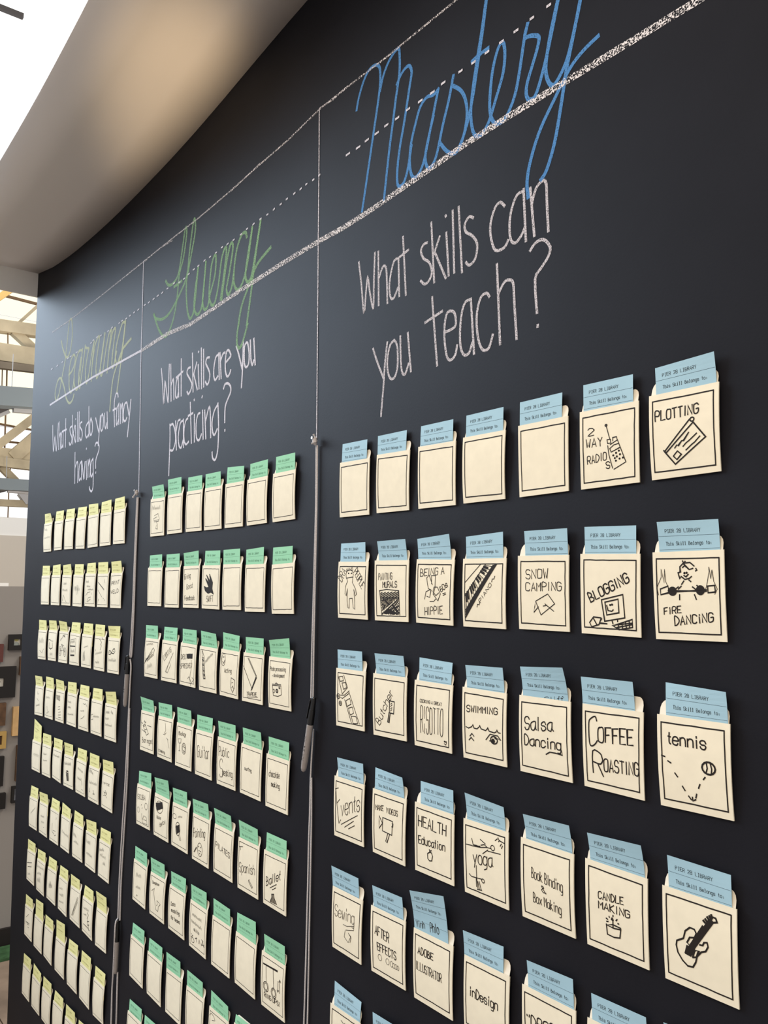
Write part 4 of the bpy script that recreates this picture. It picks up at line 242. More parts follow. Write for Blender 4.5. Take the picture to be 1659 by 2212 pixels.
MT = {
 'board': mat('chalkboard_paint', (27, 27, 32), .56, .10, noise=.12, nscale=6, bump=.12, bscale=260),
 'plaster': mat('soffit_plaster', (244, 241, 240), .9, .2, bump=.05, bscale=120),
 'paper': mat('cream_paper', (238, 228, 203), .8, .2, noise=.03, nscale=60, bump=.05, bscale=90),
 'paper_back': mat('cream_paper_back', (236, 228, 210), .8, .2),
 'b': mat('blue_card', (162, 196, 210), .75, .25, noise=.02, nscale=40),
 'g': mat('green_card', (148, 206, 166), .75, .25, noise=.02, nscale=40),
 'y': mat('yellow_card', (230, 225, 158), .75, .25, noise=.02, nscale=40),
 'ink': mat('marker_ink', (38, 32, 28), .7, .2),
 'type': mat('typed_ink', (48, 58, 66), .8, .1),
 'type_g': mat('typed_ink_green', (84, 130, 104), .8, .1),
 'type_y': mat('typed_ink_yellow', (166, 160, 104), .8, .1),
 'cord': mat('grey_cord', (200, 196, 196), .85, .2, noise=.3, nscale=900, bump=.4, bscale=1500),
 'nail': mat('nail_steel', (190, 185, 178), .35, .5, metallic=.8),
 'black': mat('black_plastic', (14, 14, 16), .35, .5),
 'barrel': mat('grey_barrel', (150, 144, 142), .45, .4, noise=.05, nscale=80),
 'chalk': chalk('white_chalk', (214, 208, 212), .27, .56, 500., .88),
 'chalk_l': chalk('bright_white_chalk', (226, 222, 230), .22, .52, 650., .9),
 'chalk_t': chalk('grainy_white_chalk', (230, 224, 224), .45, .58, 420.),
 'chalk_b': chalk('blue_chalk', (84, 136, 190), .22, .48, 500., .95),
 'chalk_g': chalk('green_chalk', (150, 190, 144), .20, .56, 500., .66),
 'chalk_y': chalk('olive_chalk', (204, 210, 176), .18, .54, 500., .7),
 'grey_wall': mat('grey_paint', (150, 145, 140), .9, .2, bump=.1, bscale=60),
 'far_wall': mat('beige_paint', (214, 206, 194), .9, .2),
 'white_wall': mat('white_paint', (250, 249, 245), .9, .2),
 'hallwall': mat('hall_paint', (222, 219, 216), .9, .2),
 'floor': mat('brown_floor', (150, 132, 116), .6, .4, noise=.35, nscale=5, bump=.1, bscale=40),
 'rug': mat('green_rug', (66, 98, 66), .95, .1, noise=.3, nscale=30),
 'base': mat('dark_baseboard', (32, 26, 26), .5, .4),
 'timber': mat('weathered_timber', (176, 162, 136), .8, .2, noise=.18, nscale=4, bump=.2, bscale=30),
 'timber_shade': mat('shaded_timber', (126, 114, 98), .8, .2, noise=.18, nscale=4),  # timber darkened in colour to carry the shade under the nearest chord
 'rust': mat('rusty_iron', (118, 92, 66), .7, .3), 'ochre': mat('ochre_timber', (226, 186, 118), .8, .2),
 'galv': mat('galvanised_steel', (168, 166, 166), .5, .5, metallic=.3), 'blue': mat('blue_grey_metal', (112, 120, 124), .6, .4),
 'dark': mat('dark_metal', (74, 68, 66), .6, .4),
 'fblack': mat('black_frame', (24, 20, 18), .5, .4), 'fred': mat('red_brown_frame', (96, 52, 46), .5, .4), 'fbrown': mat('brown_frame', (92, 66, 44), .5, .4, noise=.3, nscale=40),
 'fwood': mat('pale_wood_frame', (206, 168, 116), .5, .4, noise=.1, nscale=30), 'fgold': mat('gilt_frame', (184, 150, 84), .4, .5),
 'mat': mat('white_mount', (226, 222, 210), .9, .2), 'mdark': mat('dark_picture', (88, 66, 54), .6, .3, noise=.4, nscale=25), 'photo': mat('grey_photograph', (110, 112, 118), .5, .3, noise=.4, nscale=40),
 'pine': mat('pineapple_yellow', (188, 180, 118), .8, .2), 'pine2': mat('pineapple_grey', (160, 166, 160), .8, .2),
 'pane_cream': glow('cream_roof_glass', (1.0, .93, .66, 1), 1.1), 'pane_white': glow('white_roof_glass', (1, 1, .98, 1), 1.25),
}
# ---------------- helpers ----------------
def link(name, verts, faces, m, parent=None):
    me = bpy.data.meshes.new(name); me.from_pydata([tuple(v) for v in verts], [], faces); me.materials.append(MT[m] if isinstance(m, str) else m); me.update()
    o = bpy.data.objects.new(name, me); C.objects.link(o)
    if parent: o.parent = parent; o.matrix_parent_inverse = parent.matrix_world.inverted()
    return o
def empty(name, loc, label=None, cat=None, group=None):
    o = bpy.data.objects.new(name, None); C.objects.link(o); o.location = loc; o.empty_display_size = .02
    o.matrix_world = Matrix.Translation(loc); tag(o, label, cat, group); return o
def tag(o, label=None, cat=None, group=None, kind=None):
    if label: o['label'] = label
    if cat: o['category'] = cat
    if group: o['group'] = group
    if kind: o['kind'] = kind
    return o
def W(u, v, l): return Vector((u/1000, -l/1000, EYE+v/1000))
class MB:
    def __init__(s): s.v = []; s.f = []
    def add(s, v, f):
        n = len(s.v); s.v += [tuple(x) for x in v]; s.f += [tuple(i+n for i in q) for q in f]
    def box(s, a, b):
        x0, y0, z0 = a; x1, y1, z1 = b
        s.add([(x0,y0,z0),(x1,y0,z0),(x1,y1,z0),(x0,y1,z0),(x0,y0,z1),(x1,y0,z1),(x1,y1,z1),(x0,y1,z1)],
              [(0,3,2,1),(4,5,6,7),(0,1,5,4),(1,2,6,5),(2,3,7,6),(3,0,4,7)])
    def bar(s, a, b, w, d, up=None):
        a, b = Vector(a), Vector(b); t = (b-a).normalized()
        dx = Vector((1, 0, 0)); n2 = t.cross(dx).normalized(); dx = n2.cross(t)
        q = [n2*w/2+dx*d/2, n2*w/2-dx*d/2, -n2*w/2-dx*d/2, -n2*w/2+dx*d/2]
        s.add([a+x for x in q]+[b+x for x in q], [(0,1,2,3),(7,6,5,4),(0,4,5,1),(1,5,6,2),(2,6,7,3),(3,7,4,0)])
    def tube(s, pts, rad, seg=8, cap=True):
        pts = [Vector(x) for x in pts]; rs = rad if isinstance(rad, list) else [rad]*len(pts); base = len(s.v)
        for i, pnt in enumerate(pts):
            t = (pts[min(i+1, len(pts)-1)]-pts[max(i-1, 0)]).normalized()
            e = Vector((0, 1, 0)) if abs(t.y) < .8 else Vector((1, 0, 0)); a = t.cross(e).normalized(); b = t.cross(a)
            for k in range(seg):
                an = 2*math.pi*k/seg; s.v.append(tuple(pnt+(a*math.cos(an)+b*math.sin(an))*rs[i]))
        for i in range(len(pts)-1):
            for k in range(seg):
                k2 = (k+1) % seg; s.f.append((base+i*seg+k, base+i*seg+k2, base+(i+1)*seg+k2, base+(i+1)*seg+k))
        if cap:
            s.f.append(tuple(base+k for k in range(seg))[::-1]); s.f.append(tuple(base+(len(pts)-1)*seg+k for k in range(seg)))
    def build(s, name, m, parent=None):
        o = link(name, s.v, s.f, m, parent); return o
def smooth(pts, n=2):
    """Catmull-Rom through the given points"""
    if len(pts) < 3: return pts
    out = []; P = [pts[0]]+list(pts)+[pts[-1]]
    for i in range(1, len(P)-2):
        for k in range(n):
            t = k/n; q = []
            for d in (0, 1):
                a, b, c, e = P[i-1][d], P[i][d], P[i+1][d], P[i+2][d]
                q.append(.5*((2*b)+(c-a)*t+(2*a-5*b+4*c-e)*t*t+(3*b-a-3*c+e)*t**3))
            out.append(tuple(q))
    out.append(pts[-1]); return out
def ribbon(mb, pts, w, fn, maxseg=None):
    """flat stroke of width w through 2-D points, laid on the surface fn(x, y)"""
    P = [pts[0]]
    for q in pts[1:]:
        d = math.hypot(q[0]-P[-1][0], q[1]-P[-1][1])
        if d < 1e-4: continue
        if maxseg and d > maxseg:
            k = int(d/maxseg)+1; a = P[-1]
            for i in range(1, k): P.append((a[0]+(q[0]-a[0])*i/k, a[1]+(q[1]-a[1])*i/k))
        P.append(q)
    if len(P) < 2: return
    L = []; R = []
    for i, q in enumerate(P):
        a = P[max(i-1, 0)]; b = P[min(i+1, len(P)-1)]
        dx, dy = b[0]-a[0], b[1]-a[1]; d = math.hypot(dx, dy) or 1
        n = (-dy/d, dx/d); hw = w/2
        if 0 < i < len(P)-1:
            d1 = math.hypot(q[0]-a[0], q[1]-a[1]); n1 = (-(q[1]-a[1])/d1, (q[0]-a[0])/d1)
            c = abs(n[0]*n1[0]+n[1]*n1[1]); hw = hw/max(c, .6)
        e = (0, 0)
        if i == 0: e = (-dx/d*w*.35, -dy/d*w*.35)
        if i == len(P)-1: e = (dx/d*w*.35, dy/d*w*.35)
        L.append(fn(q[0]+n[0]*hw+e[0], q[1]+n[1]*hw+e[1])); R.append(fn(q[0]-n[0]*hw+e[0], q[1]-n[1]*hw+e[1]))
    n = len(P); mb.add(L+R, [(i, n+i, n+i+1, i+1) for i in range(n-1)])
# ---------------- stroke lettering (x 0-4, baseline 2, x-height 6, capitals 8) ----------------
FONT = {'A':'02 28 42;14 34','B':'02 08 28 37 36 25 05;25 44 43 32 02','C':'47 38 18 07 03 12 32 43','D':'02 08 28 46 44 22 02','E':'48 08 02 42;05 35','F':'48 08 02;05 35','G':'47 38 18 07 03 12 32 43 45 25','H':'08 02;48 42;05 45','I':'28 22','J':'38 33 22 12 03','K':'08 02;48 05 42','L':'08 02 42','M':'02 08 25 48 42','N':'02 08 42 48','O':'18 07 03 12 32 43 47 38 18','P':'02 08 38 47 46 35 05','R':'02 08 38 47 46 35 05;25 42','S':'47 38 18 07 06 15 35 44 43 32 12 03','T':'08 48;28 22','U':'08 03 12 32 43 48','V':'08 22 48','W':'08 12 26 32 48','X':'08 42;48 02','Y':'08 25 48;25 22','Z':'08 48 02 42',
'a':'46 26 05 03 12 32 44;46 43 52','b':'08 02;05 16 36 45 43 32 12 03','c':'45 36 16 05 03 12 32 43','d':'48 42;45 36 16 05 03 12 32 43','e':'04 44 45 36 16 05 03 12 32 43','f':'47 38 27 22;16 36','g':'46 41 30 10;45 36 16 05 03 12 32 43','h':'08 02;05 16 36 45 42','i':'26 22;28 27','k':'08 02;36 04 42','l':'28 22','m':'02 06;05 16 25 22;25 36 45 42','n':'02 06;05 16 36 45 42','o':'16 05 03 12 32 43 45 36 16','p':'06 00;05 16 36 45 43 32 12 03','r':'12 16;15 26 36','s':'45 36 16 05 14 34 43 32 12 03','t':'28 23 32;16 36','u':'06 03 12 32 43;46 42','v':'06 22 46','w':'06 12 25 32 46','x':'06 42;46 02','y':'06 22;46 22 10','z':'06 46 02 42',
'2':'07 18 38 47 46 02 42','8':'15 06 07 18 38 47 46 35 15 04 03 12 32 43 44 35','6':'37 18 04 03 12 32 43 44 35 15 04','0':'18 07 03 12 32 43 47 38 18','&':'43 22 12 03 04 27 18 07 42','!':'28 24;22 23',':':'25 24;22 23','"':'18 17;38 37','+':'24 44;35 33',' ':''}
NARROW = set('iIl!tfr:"'); SHARP = set('AEFHIKLMNTVWXYZkvwxz')
SERIF = {'I':'18 38;28 22;12 32','i':'16 26 22;12 32;28 27','l':'18 28 22;12 32','r':'16 12;02 22;15 26 36','h':'08 02;05 16 36 45 42;02 12;32 42'}
def glyphs(text, mono=False, jit=None):
    x = 0; out = []
    for ch in text:
        g = (SERIF.get(ch) if mono else None) or FONT.get(ch, ''); nar = ch in NARROW and not mono
        for part in g.split(';'):
            if not part: continue
            pts = [(int(c[0])+x-(1 if nar else 0), int(c[1])-2.) for c in part.split()]
            if jit: pts = [(a+jit.uniform(-.18, .18), b+jit.uniform(-.22, .22)) for a, b in pts]
            if ch not in SHARP and len(pts) > 2 and not mono: pts = smooth(pts, 3)
            out.append(pts)
        x += 3.6 if nar else (3. if ch == ' ' and not mono else 5.5)
    return out, max(x-1.5, 1)
# ---------------- one sheet of paper on the wall ----------------
def surf(c, l, bow, W_, H_):
    """returns fn(x, y, off) in mm over a quad c (tl,tr,br,bl uv) with corner lifts l and a middle bow"""
    tl, tr, br, bl = c
    def fn(x, y, off=0.):
        s, t = x/W_, y/H_
        u = (bl[0]*(1-s)+br[0]*s)*(1-t)+(tl[0]*(1-s)+tr[0]*s)*t; v = (bl[1]*(1-s)+br[1]*s)*(1-t)+(tl[1]*(1-s)+tr[1]*s)*t
        tt = min(max(t, 0), 1)
        z = (l[3]*(1-s)+l[2]*s)*(1-tt)+(l[0]*(1-s)+l[1]*s)*tt + 4*bow*tt*(1-tt)
        return W(u, v, z+off)
    return fn
def slab(fn, xs, ys, th, edge=0., skip_top=False):
    mb = MB(); nx, ny = len(xs), len(ys); V = []
    for off in (0, -th):
        for y in ys:
            for x in xs: V.append(fn(x, y, off))
    f = []; n = nx*ny
    for j in range(ny-1):
        for i in range(nx-1):
            a = j*nx+i; f.append((a, a+1, a+nx+1, a+nx)); f.append((n+a, n+a+nx, n+a+nx+1, n+a+1))
    loop = [i for i in range(nx)]+[j*nx+nx-1 for j in range(1, ny)]+[(ny-1)*nx+i for i in range(nx-2, -1, -1)]+[j*nx for j in range(ny-2, 0, -1)]
    for k, a in enumerate(loop):
        b = loop[(k+1) % len(loop)]; f.append((a, a+n, b+n, b))
    mb.add(V, f)
    if edge:  # folded side seams turned back towards the wall
        for side in ([(xs[0], y) for y in ys], [(x, ys[0]) for x in xs], [(xs[-1], y) for y in ys]):
            k = len(side); mb.add([fn(x, y, -th) for x, y in side]+[fn(x, y, -edge) for x, y in side], [(i, i+1, k+i+1, k+i) for i in range(k-1)])
    return mb
def dist(a, b): return math.hypot(a[0]-b[0], a[1]-b[1])
def lin(a, b, n): return [a+(b-a)*i/n for i in range(n+1)]

# ================= the black wall, soffit, room =================
def struct(o): o['kind'] = 'structure'; return o
top = [(-3402, 1252)]+[tuple(q) for q in TOPCURVE[1:]]+[(-1100, 1246), (-600, 1252), (200, 1255), (1500, 1255)]
edge = [(-3402, 1254), (-3377, 131), (-3339, -889), (-3290, -1700)]
mb = MB(); outl = [(1500, -1700)]+list(reversed(top))+edge[1:]
n = len(outl); outl = [(u, v+(40 if v > 1150 else 0)) for u, v in outl]; fr = [W(u, v, 0) for u, v in outl]; bk = [W(u, v, -130) for u, v in outl]
mb.add(fr+bk, [tuple(range(n)), tuple(range(2*n-1, n-1, -1))]+[(i, (i+1) % n, n+(i+1) % n, n+i) for i in range(n)])
wall = struct(mb.build('wall_right', 'board')); wall['label'] = 'black chalkboard wall lettered in chalk'
# soffit: gently sagging underside, 370 mm deep
def zc(u):
    P = sorted(top)
    for a, b in zip(P, P[1:]):
        if a[0] <= u <= b[0]: return a[1]+(b[1]-a[1])*(u-a[0])/(b[0]-a[0])
    return P[0][1] if u < P[0][0] else P[-1][1]
us = sorted(set([q[0] for q in top]+list(range(-3400, 1501, 100)))); mb = MB(); V = []; nu = len(us)
zs = [sum(zc(u+d) for d in (-160, -80, 0, 80, 160))/5 if u > -3200 else zc(u) for u in us]
for y, dz in ((3, 0), (-120, 0), (-250, 0), (-370, 0)):
    V += [Vector((u/1000, y/1000, EYE+(zz+dz)/1000)) for u, zz in zip(us, zs)]
V += [Vector((u/1000, -.37, EYE+zz/1000+.012)) for u, zz in zip(us, zs)]+[Vector((u/1000, .003, EYE+zz/1000+.012)) for u, zz in zip(us, zs)]
fc = []
for j in range(6):
    j2 = (j+1) % 6
    for i in range(nu-1): fc.append((j*nu+i, j2*nu+i, j2*nu+i+1, j*nu+i+1))
fc += [tuple(j*nu for j in range(6)), tuple(j*nu+nu-1 for j in range(5, -1, -1))]
mb.add(V, fc); so_ = struct(mb.build('ceiling', 'plaster'))
for pl in so_.data.polygons: pl.use_smooth = abs(pl.normal.z) > .8
mb = MB(); mb.box((-3.412, -.37, EYE+1.157), (-3.403, .35, EYE+1.45)); struct(mb.build('trim_1', 'white_wall'))
# floor: plank boards, each its own piece
mb = MB(); mb.box((-17, -7, -.12), (4, 9, -.03)); floor = struct(mb.build('floor', 'floor'))
brd = None
for j in range(22):
    mb = MB(); y0 = -2.2+j*.19; mb.box((-4.42, y0, -.03), (2.4, y0+.185, 0)); o = mb.build('floor_board', 'floor', floor)
mb = MB(); mb.box((-4.40, -1.2, .001), (-4.25, 3, .012)); tag(mb.build('rug', 'rug'), 'narrow green rug strip along the foot of the grey wall', 'rug')
# grey partition with gallery of frames, seen past the wall's left end
mb = MB(); mb.box((-4.56, -3.2, 0), (-4.43, 3.4, 1.717)); struct(mb.build('wall_back', 'grey_wall'))
mb = MB(); mb.box((-4.43, -3.2, 0), (-4.412, 3.4, .085)); struct(mb.build('baseboard_back', 'base'))
mb = MB(); mb.box((-4.5, .10, 1.717), (-4.43, .196, 1.733)); tag(mb.build('paper_box', 'white_wall'), 'flat white box on top of the grey partition wall', 'box')
mb = MB(); mb.box((-16.2, -7, 0), (-16, 9, 2.67)); struct(mb.build('wall_far', 'far_wall'))
mb = MB(); mb.box((-16.25, -7, 2.67), (-16.02, 9, 3.0)); struct(mb.build('trim_2', 'white_wall'))
mb = MB(); mb.box((-16.2, -7.2, 0), (4, -7, 3.2)); struct(mb.build('wall_left', 'hallwall'))
# glazed roof end: panes between glazing bars
def panes(nm, zs_, ys_, m, x):
    w_ = empty(nm, (x, ys_[0], zs_[0])); w_['kind'] = 'structure'
    for a, b in zip(zs_, zs_[1:]):
        for c, d in zip(ys_, ys_[1:]):
            q = MB(); q.box((x, c+.01, a+.01), (x+.02, d-.01, b-.01)); q.build('pane', m, w_)
panes('window_1', [4.75, 5.45, 6.15, 6.85, 7.55], [-2, 0, 2, 4, 6], 'pane_cream', -16.6)
panes('window_2', [3.02, 3.6, 4.2, 4.73], [-2, 0, 2, 4, 6], 'pane_white', -16.6)
w_ = empty('sky_panes', (-3, -1.5, 7)); w_['kind'] = 'structure'   # glowing panes added so the sky above the soffit looks white
for i in range(6):
    q = MB(); q.box((-15.6+i*2.2, -2.5, 7.0), (-13.4+i*2.2, 4.8, 7.02)); q.build('pane', 'pane_white', w_)
# trusses, ducts, lamps under the roof
THG = {'t1': ('roof_truss', 'nearest weathered timber roof truss with iron tie rods', 'roof truss'), 't2': ('roof_truss', 'middle timber roof truss with two slanting braces', 'roof truss'),
 't3': ('roof_truss', 'farthest roof truss, a thin brown timber beam with grey gusset', 'roof truss'), 'd1': ('air_duct', 'upper blue grey duct crossing below the nearest roof truss', 'duct'),
 'd2': ('air_duct', 'lower and farther blue grey duct below the middle roof truss', 'duct'), 'f1': ('hanging_lamp', 'grey metal lamp hanging under the upper duct', 'lamp'),
 'f2': ('hanging_lamp', 'small dark lamp hanging under the lower duct', 'lamp'), 'r1': ('roof_beam', 'short dark beam against the bright sky above the soffit', 'beam')}
roots = {}
for th, part, a, b, w_, d_, m in BEAMS:
    a = Vector(a)/1000; b = Vector(b)/1000
    if th not in roots:
        nm, lb, ct = THG[th]; roots[th] = empty(nm, a, lb, ct, 'roof trusses' if th[0] == 't' else None)
    q = MB()
    if part in ('tie_rod', 'hanger_rod'): q.tube([a, b], w_/2000, 8)
    else: q.bar(a, b, w_/1000, d_/1000)
    q.build(part, m, roots[th])
# framed pictures
FL = [('print', 'small black frame holding a pale print of a pineapple'), ('x', 'red brown frame at the left picture edge, beside the black framed pineapple print'), ('x', 'thin brown frame half hidden by the chalk wall below the pineapple print'),
 ('x', 'large black frame with wide white mount, biggest on the grey wall'), ('x', 'dark brown ornate frame just below the large black frame'), ('x', 'pale wooden frame with white mount beside the black wall edge'),
 ('x', 'small gilt frame around a dark picture'), ('x', 'tall black frame at the picture edge, below the gilt frame'), ('x', 'thin black frame with silver edge around a grey photograph'), ('x', 'small black frame, lowest on the grey wall'), ('x', 'dark brown frame almost hidden by the chalk wall, below the pale wooden frame')]
for (y0, y1, z0, z1, b, m, inner), (_, lb) in zip(FRAMES, FL):
    y0, y1, z0, z1, b = y0/1000, y1/1000, z0/1000, z1/1000, b*.0021
    root = empty('picture_frame', (-4.43, (y0+y1)/2, z0), lb, 'picture', None)
    q = MB(); x0, x1 = -4.43, -4.408
    q.box((x0, y0, z0), (x1, y0+b, z1)); q.box((x0, y1-b, z0), (x1, y1, z1)); q.box((x0, y0+b, z0), (x1, y1-b, z0+b)); q.box((x0, y0+b, z1-b), (x1, y1-b, z1)); q.build('moulding', m, root)
    q = MB(); q.box((x0+.002, y0+b, z0+b), (x0+.010, y1-b, z1-b)); q.build('picture', {'print': 'mat', 'mat': 'mat', 'dark': 'mdark', 'photo': 'photo'}[inner], root)
    if inner == 'print':
        yc = (y0+y1)/2-.002
        for zz, hh, mm in ((.35, .02, 'pine2'), (.68, .014, 'pine')):
            q = MB(); zc_ = z0+(z1-z0)*zz
            q.tube([(x0+.0101, yc, zc_), (x0+.0115, yc, zc_)], hh/2+.003, 16); q.build('print_motif', mm, root)
    if m == 'fblack' and inner == 'mat':
        q = MB(); q.box((x0+.0101, (y0+y1)/2, (z0+z1)/2), (x0+.0105, y1-b-.012, (z0+z1)/2+.004)); q.build('print_motif', 'mdark', root)

# ================= chalk on the wall =================
def chalk_part(name, keys, m, label, wscale=1., steps=3, lay=.25):
    mb = MB(); cnt = [0]
    for key in keys:
        for pts, w_ in CHALK[key]:
            P = [(pts[i], pts[i+1]) for i in range(0, len(pts), 2)]
            if steps > 1: P = smooth(P, steps)
            for c0 in range(0, len(P)-1, 9):   # short runs, each a hair higher, so a stroke may cross itself
                cnt[0] += 1; off = lay+.0012*cnt[0]; ribbon(mb, P[c0:c0+10], w_*wscale, lambda x, y, off=off: W(x, y, off))
    o = mb.build(name, m, wall); o['label'] = label; return o
chalk_part('chalk_lettering', ['Mastery'], 'chalk_b', 'blue chalk cursive word Mastery', 1.05, 4)
chalk_part('chalk_lettering', ['Fluency'], 'chalk_g', 'green chalk cursive word Fluency', 1.35, 4)
chalk_part('chalk_lettering', ['Learning'], 'chalk_y', 'faint olive chalk cursive word Learning', 1.3, 4)
chalk_part('chalk_lettering', ['Qteach'], 'chalk', 'white chalk question What skills can you teach?', .92)
chalk_part('chalk_lettering', ['Qpractice'], 'chalk_l', 'white chalk question What skills are you practicing?', 1.15)
chalk_part('chalk_lettering', ['Qfancy'], 'chalk_l', 'white chalk question What skills do you fancy having?', 1.2)
chalk_part('chalk_line', ['top'], 'chalk_t', 'upper chalk guide line', 1., 1, .6); chalk_part('chalk_line', ['top2'], 'chalk_t', 'second pass of the upper chalk line', .7, 1, .7)
chalk_part('chalk_line', ['bottom'], 'chalk_l', 'left end of the lower chalk line', 1., 1, .6); chalk_part('chalk_line', ['bottom2'], 'chalk_t', 'thick grainy lower chalk line', 1., 1, .6)
chalk_part('chalk_line', ['vertical'], 'chalk', 'chalk divider left of Mastery', 1., 1, .8); chalk_part('chalk_line', ['vertical2'], 'chalk_l', 'chalk divider left of Fluency', 1., 1, .8)
chalk_part('chalk_dashes', ['dash'], 'chalk_l', 'dashed chalk midline', 1., 1, .9)

# ================= cords, nails and markers =================
def path(k): return [W(*q) for q in CORD[k]]
def spath(k, n=4):
    P = path(k); a = smooth([(q.x, q.z) for q in P], n); b = smooth([(q.y, q.z) for q in P], n)
    return [Vector((x[0], y[0], x[1])) for x, y in zip(a, b)]
def cord(keys, tails, label, rad=.0019):
    root = empty('cord', path(keys[0])[0], label, 'cord', 'marker cords')
    for k in keys:
        P = spath(k); q = MB(); V = []
        for i, pnt in enumerate(P):
            V.append(pnt)
        q.tube(V, rad, 8); q.build('strand', 'cord', root)
    for k in tails:
        q = MB(); P = spath(k); q.tube(P, [rad*.9]*(len(P)-2)+[rad*1.5, rad*1.2], 8); q.build('loose_end', 'cord', root)
    c = path(tails[0])[0]; q = MB()
    q.tube([c+Vector((0, -.003, .006)), c+Vector((0, -.006, .003)), c+Vector((.001, -.006, -.003)), c+Vector((0, -.003, -.007))], [.0025, .0048, .005, .003], 10); q.build('knot', 'cord', root)
    q = MB(); q.tube([c+Vector((.001, -.0005, .004)), c+Vector((.001, -.012, .005)), c+Vector((.001, -.012, .005)), c+Vector((.001, -.013, .005))], [.0011, .0011, .0028, .0028], 10)
    tag(q.build('nail', 'nail'), 'small nail holding up the ' + ('left' if c.x < -2 else 'right') + ' knotted cord', 'nail')
cord(['R1', 'R2', 'R3', 'R4'], ['Rt', 'Rt2'], 'doubled grey cord hanging between the green and blue cards', .0015)
cord(['L1', 'L2', 'L3', 'L4', 'L5', 'L6'], ['Lt'], 'doubled grey cord hanging between the yellow and green cards', .0021)
def marker(k, label):
    a, b, c = path(k); n = Vector((0, -1, 0)); root = empty('marker', c, label, 'marker pen', 'markers on cords')
    q = MB(); q.tube([a+(b-a)*t for t in (0, .04, .45, .46, 1.)], [.0030, .0042, .0052, .0058, .0064], 20); q.build('cap', 'black', root)
    ax = (b-a).normalized(); sd = Vector((-1, -1, 0)).normalized()
    q = MB(); s = a+(b-a)*.12+sd*.0062; e = a+(b-a)*.78+sd*.0078; q.bar(s, e, .0034, .0016); q.bar(a+(b-a)*.1+sd*.003, s, .0034, .002); q.build('clip', 'black', root)
    q = MB(); q.tube([b+(c-b)*t for t in (0, .02, .8, .93, .98, 1.)], [.0058, .0062, .0060, .0052, .0036, .0012], 20); q.build('barrel', 'barrel', root)
    q = MB(); L = (c-b).length; ax2 = (c-b).normalized(); tt = Vector((1, 0, 0)); up = ax2.cross(Vector((.35, -1, 0)).normalized()).normalized()
    g, wd = glyphs('MM WW MM', jit=rng)
    def fn(x, y):
        an = .25+y; base = b+ax2*(L*.25+x); e1 = Vector((.25, -1, 0)).normalized(); e2 = ax2.cross(e1).normalized()
        return base+(e1*math.cos(an)+e2*math.sin(an))*.00635
    for pts in g: ribbon(q, [(x/wd*L*.5, (y/6-.5)*.9) for x, y in pts], .0012, fn)
    q.build('printing', 'ink', root)
marker('M1', 'black capped marker tied to the right cord between green and blue cards')
marker('M2', 'black capped marker on the left cord beside the third and fourth yellow rows')
marker('M3', 'lowest marker with black cap, on the left cord near the bottom edge')

# ================= pockets and cards =================
ROW = ['top', 'second', 'third', 'fourth', 'fifth', 'sixth', 'seventh', 'eighth', 'ninth']
COL = ['leftmost', 'second', 'third', 'middle', 'fifth', 'sixth', 'rightmost']
CN = {'b': 'blue', 'g': 'green', 'y': 'yellow'}
DESC = {'b16': 'lettered 2 WAY RADIOS with a walkie-talkie drawing', 'b17': 'lettered PLOTTING with a rolled plan drawing', 'b21': 'lettered DRAWING PEOPLE around an outlined figure', 'b22': 'lettered PAINTING MURALS above a hatched block',
 'b23': 'lettered BEING A HIPPIE with peace hand', 'b24': 'with a slanting piano keyboard', 'b25': 'lettered SNOW CAMPING over a small tent', 'b26': 'lettered BLOGGING over a smiling computer', 'b27': 'lettered FIRE DANCING with a figure holding torches',
 'b31': 'with a film strip and scissors drawing', 'b32': 'lettered Butcher beside a cleaver', 'b33': 'lettered COOKING A GREAT RISOTTO', 'b34': 'lettered SWIMMING above a wave and swimmer', 'b35': 'lettered Salsa Dancing', 'b36': 'lettered COFFEE ROASTING', 'b37': 'lettered tennis with a bouncing ball',
 'b41': 'lettered Events with three underlines', 'b42': 'lettered MAKE VIDEOS with a film camera', 'b43': 'lettered HEALTH Education over an apple', 'b44': 'lettered yoga with two stick figures', 'b45': 'lettered Book Binding & Box Making', 'b46': 'lettered CANDLE MAKING over a small cake', 'b47': 'with a large electric guitar drawing',
 'b51': 'lettered Sewing in sketchy lines', 'b52': 'lettered AFTER EFFECTS with faint circles', 'b53': 'with blue card pulled highest', 'b54': 'lettered inDesign', 'b55': 'lettered "DROP, cut by bottom edge',
 'g11': 'with a faint brush drawing', 'g23': 'lettered Giving Good Feedback', 'g24': 'with a solid black bird drawing', 'g31': 'with a pencil drawing', 'g32': 'with a slanting whisk drawing', 'g33': 'lettered in bold with a blacked-out patch', 'g34': 'with a tall hatched tower drawing', 'g35': 'lettered Acting with two masks',
 'g36': 'with a trapeze drawing', 'g37': 'with a camera and Photo processing', 'g41': 'with a cocktail shaker drawing', 'g42': 'with a faint climber drawing', 'g43': 'with glass drawings', 'g44': 'lettered Guitar', 'g45': 'lettered Public Speaking', 'g46': 'lettered surfing in small writing', 'g47': 'lettered chocolate making',
 'g51': 'lettered SCUBA with fish and snorkel', 'g52': 'with a dark hatched oval on top', 'g53': 'with a dark hatched column drawing', 'g54': 'lettered Painting with a palette', 'g55': 'lettered PILATES', 'g56': 'lettered Spanish with a pencil', 'g57': 'lettered Ballet with a dark dress',
 'g62': 'with a saxophone drawing', 'g63': 'with three short lines of writing', 'g64': 'crowded with writing and doodles', 'g67': 'lettered RING UPS with gymnastic rings', 'y27': 'lettered PRINT and one more word', 'y33': 'with a bicycle drawing', 'y34': 'with a barrel-like drawing with thick bands', 'y37': 'with an infinity sign',
 'y43': 'with a dark blot above ladder rungs', 'y54': 'with a heavy word above a bottle', 'y57': 'with TIP TOE written small', 'y75': 'with a slanting hatched bar', 'y76': 'with a dark plant-like sketch'}
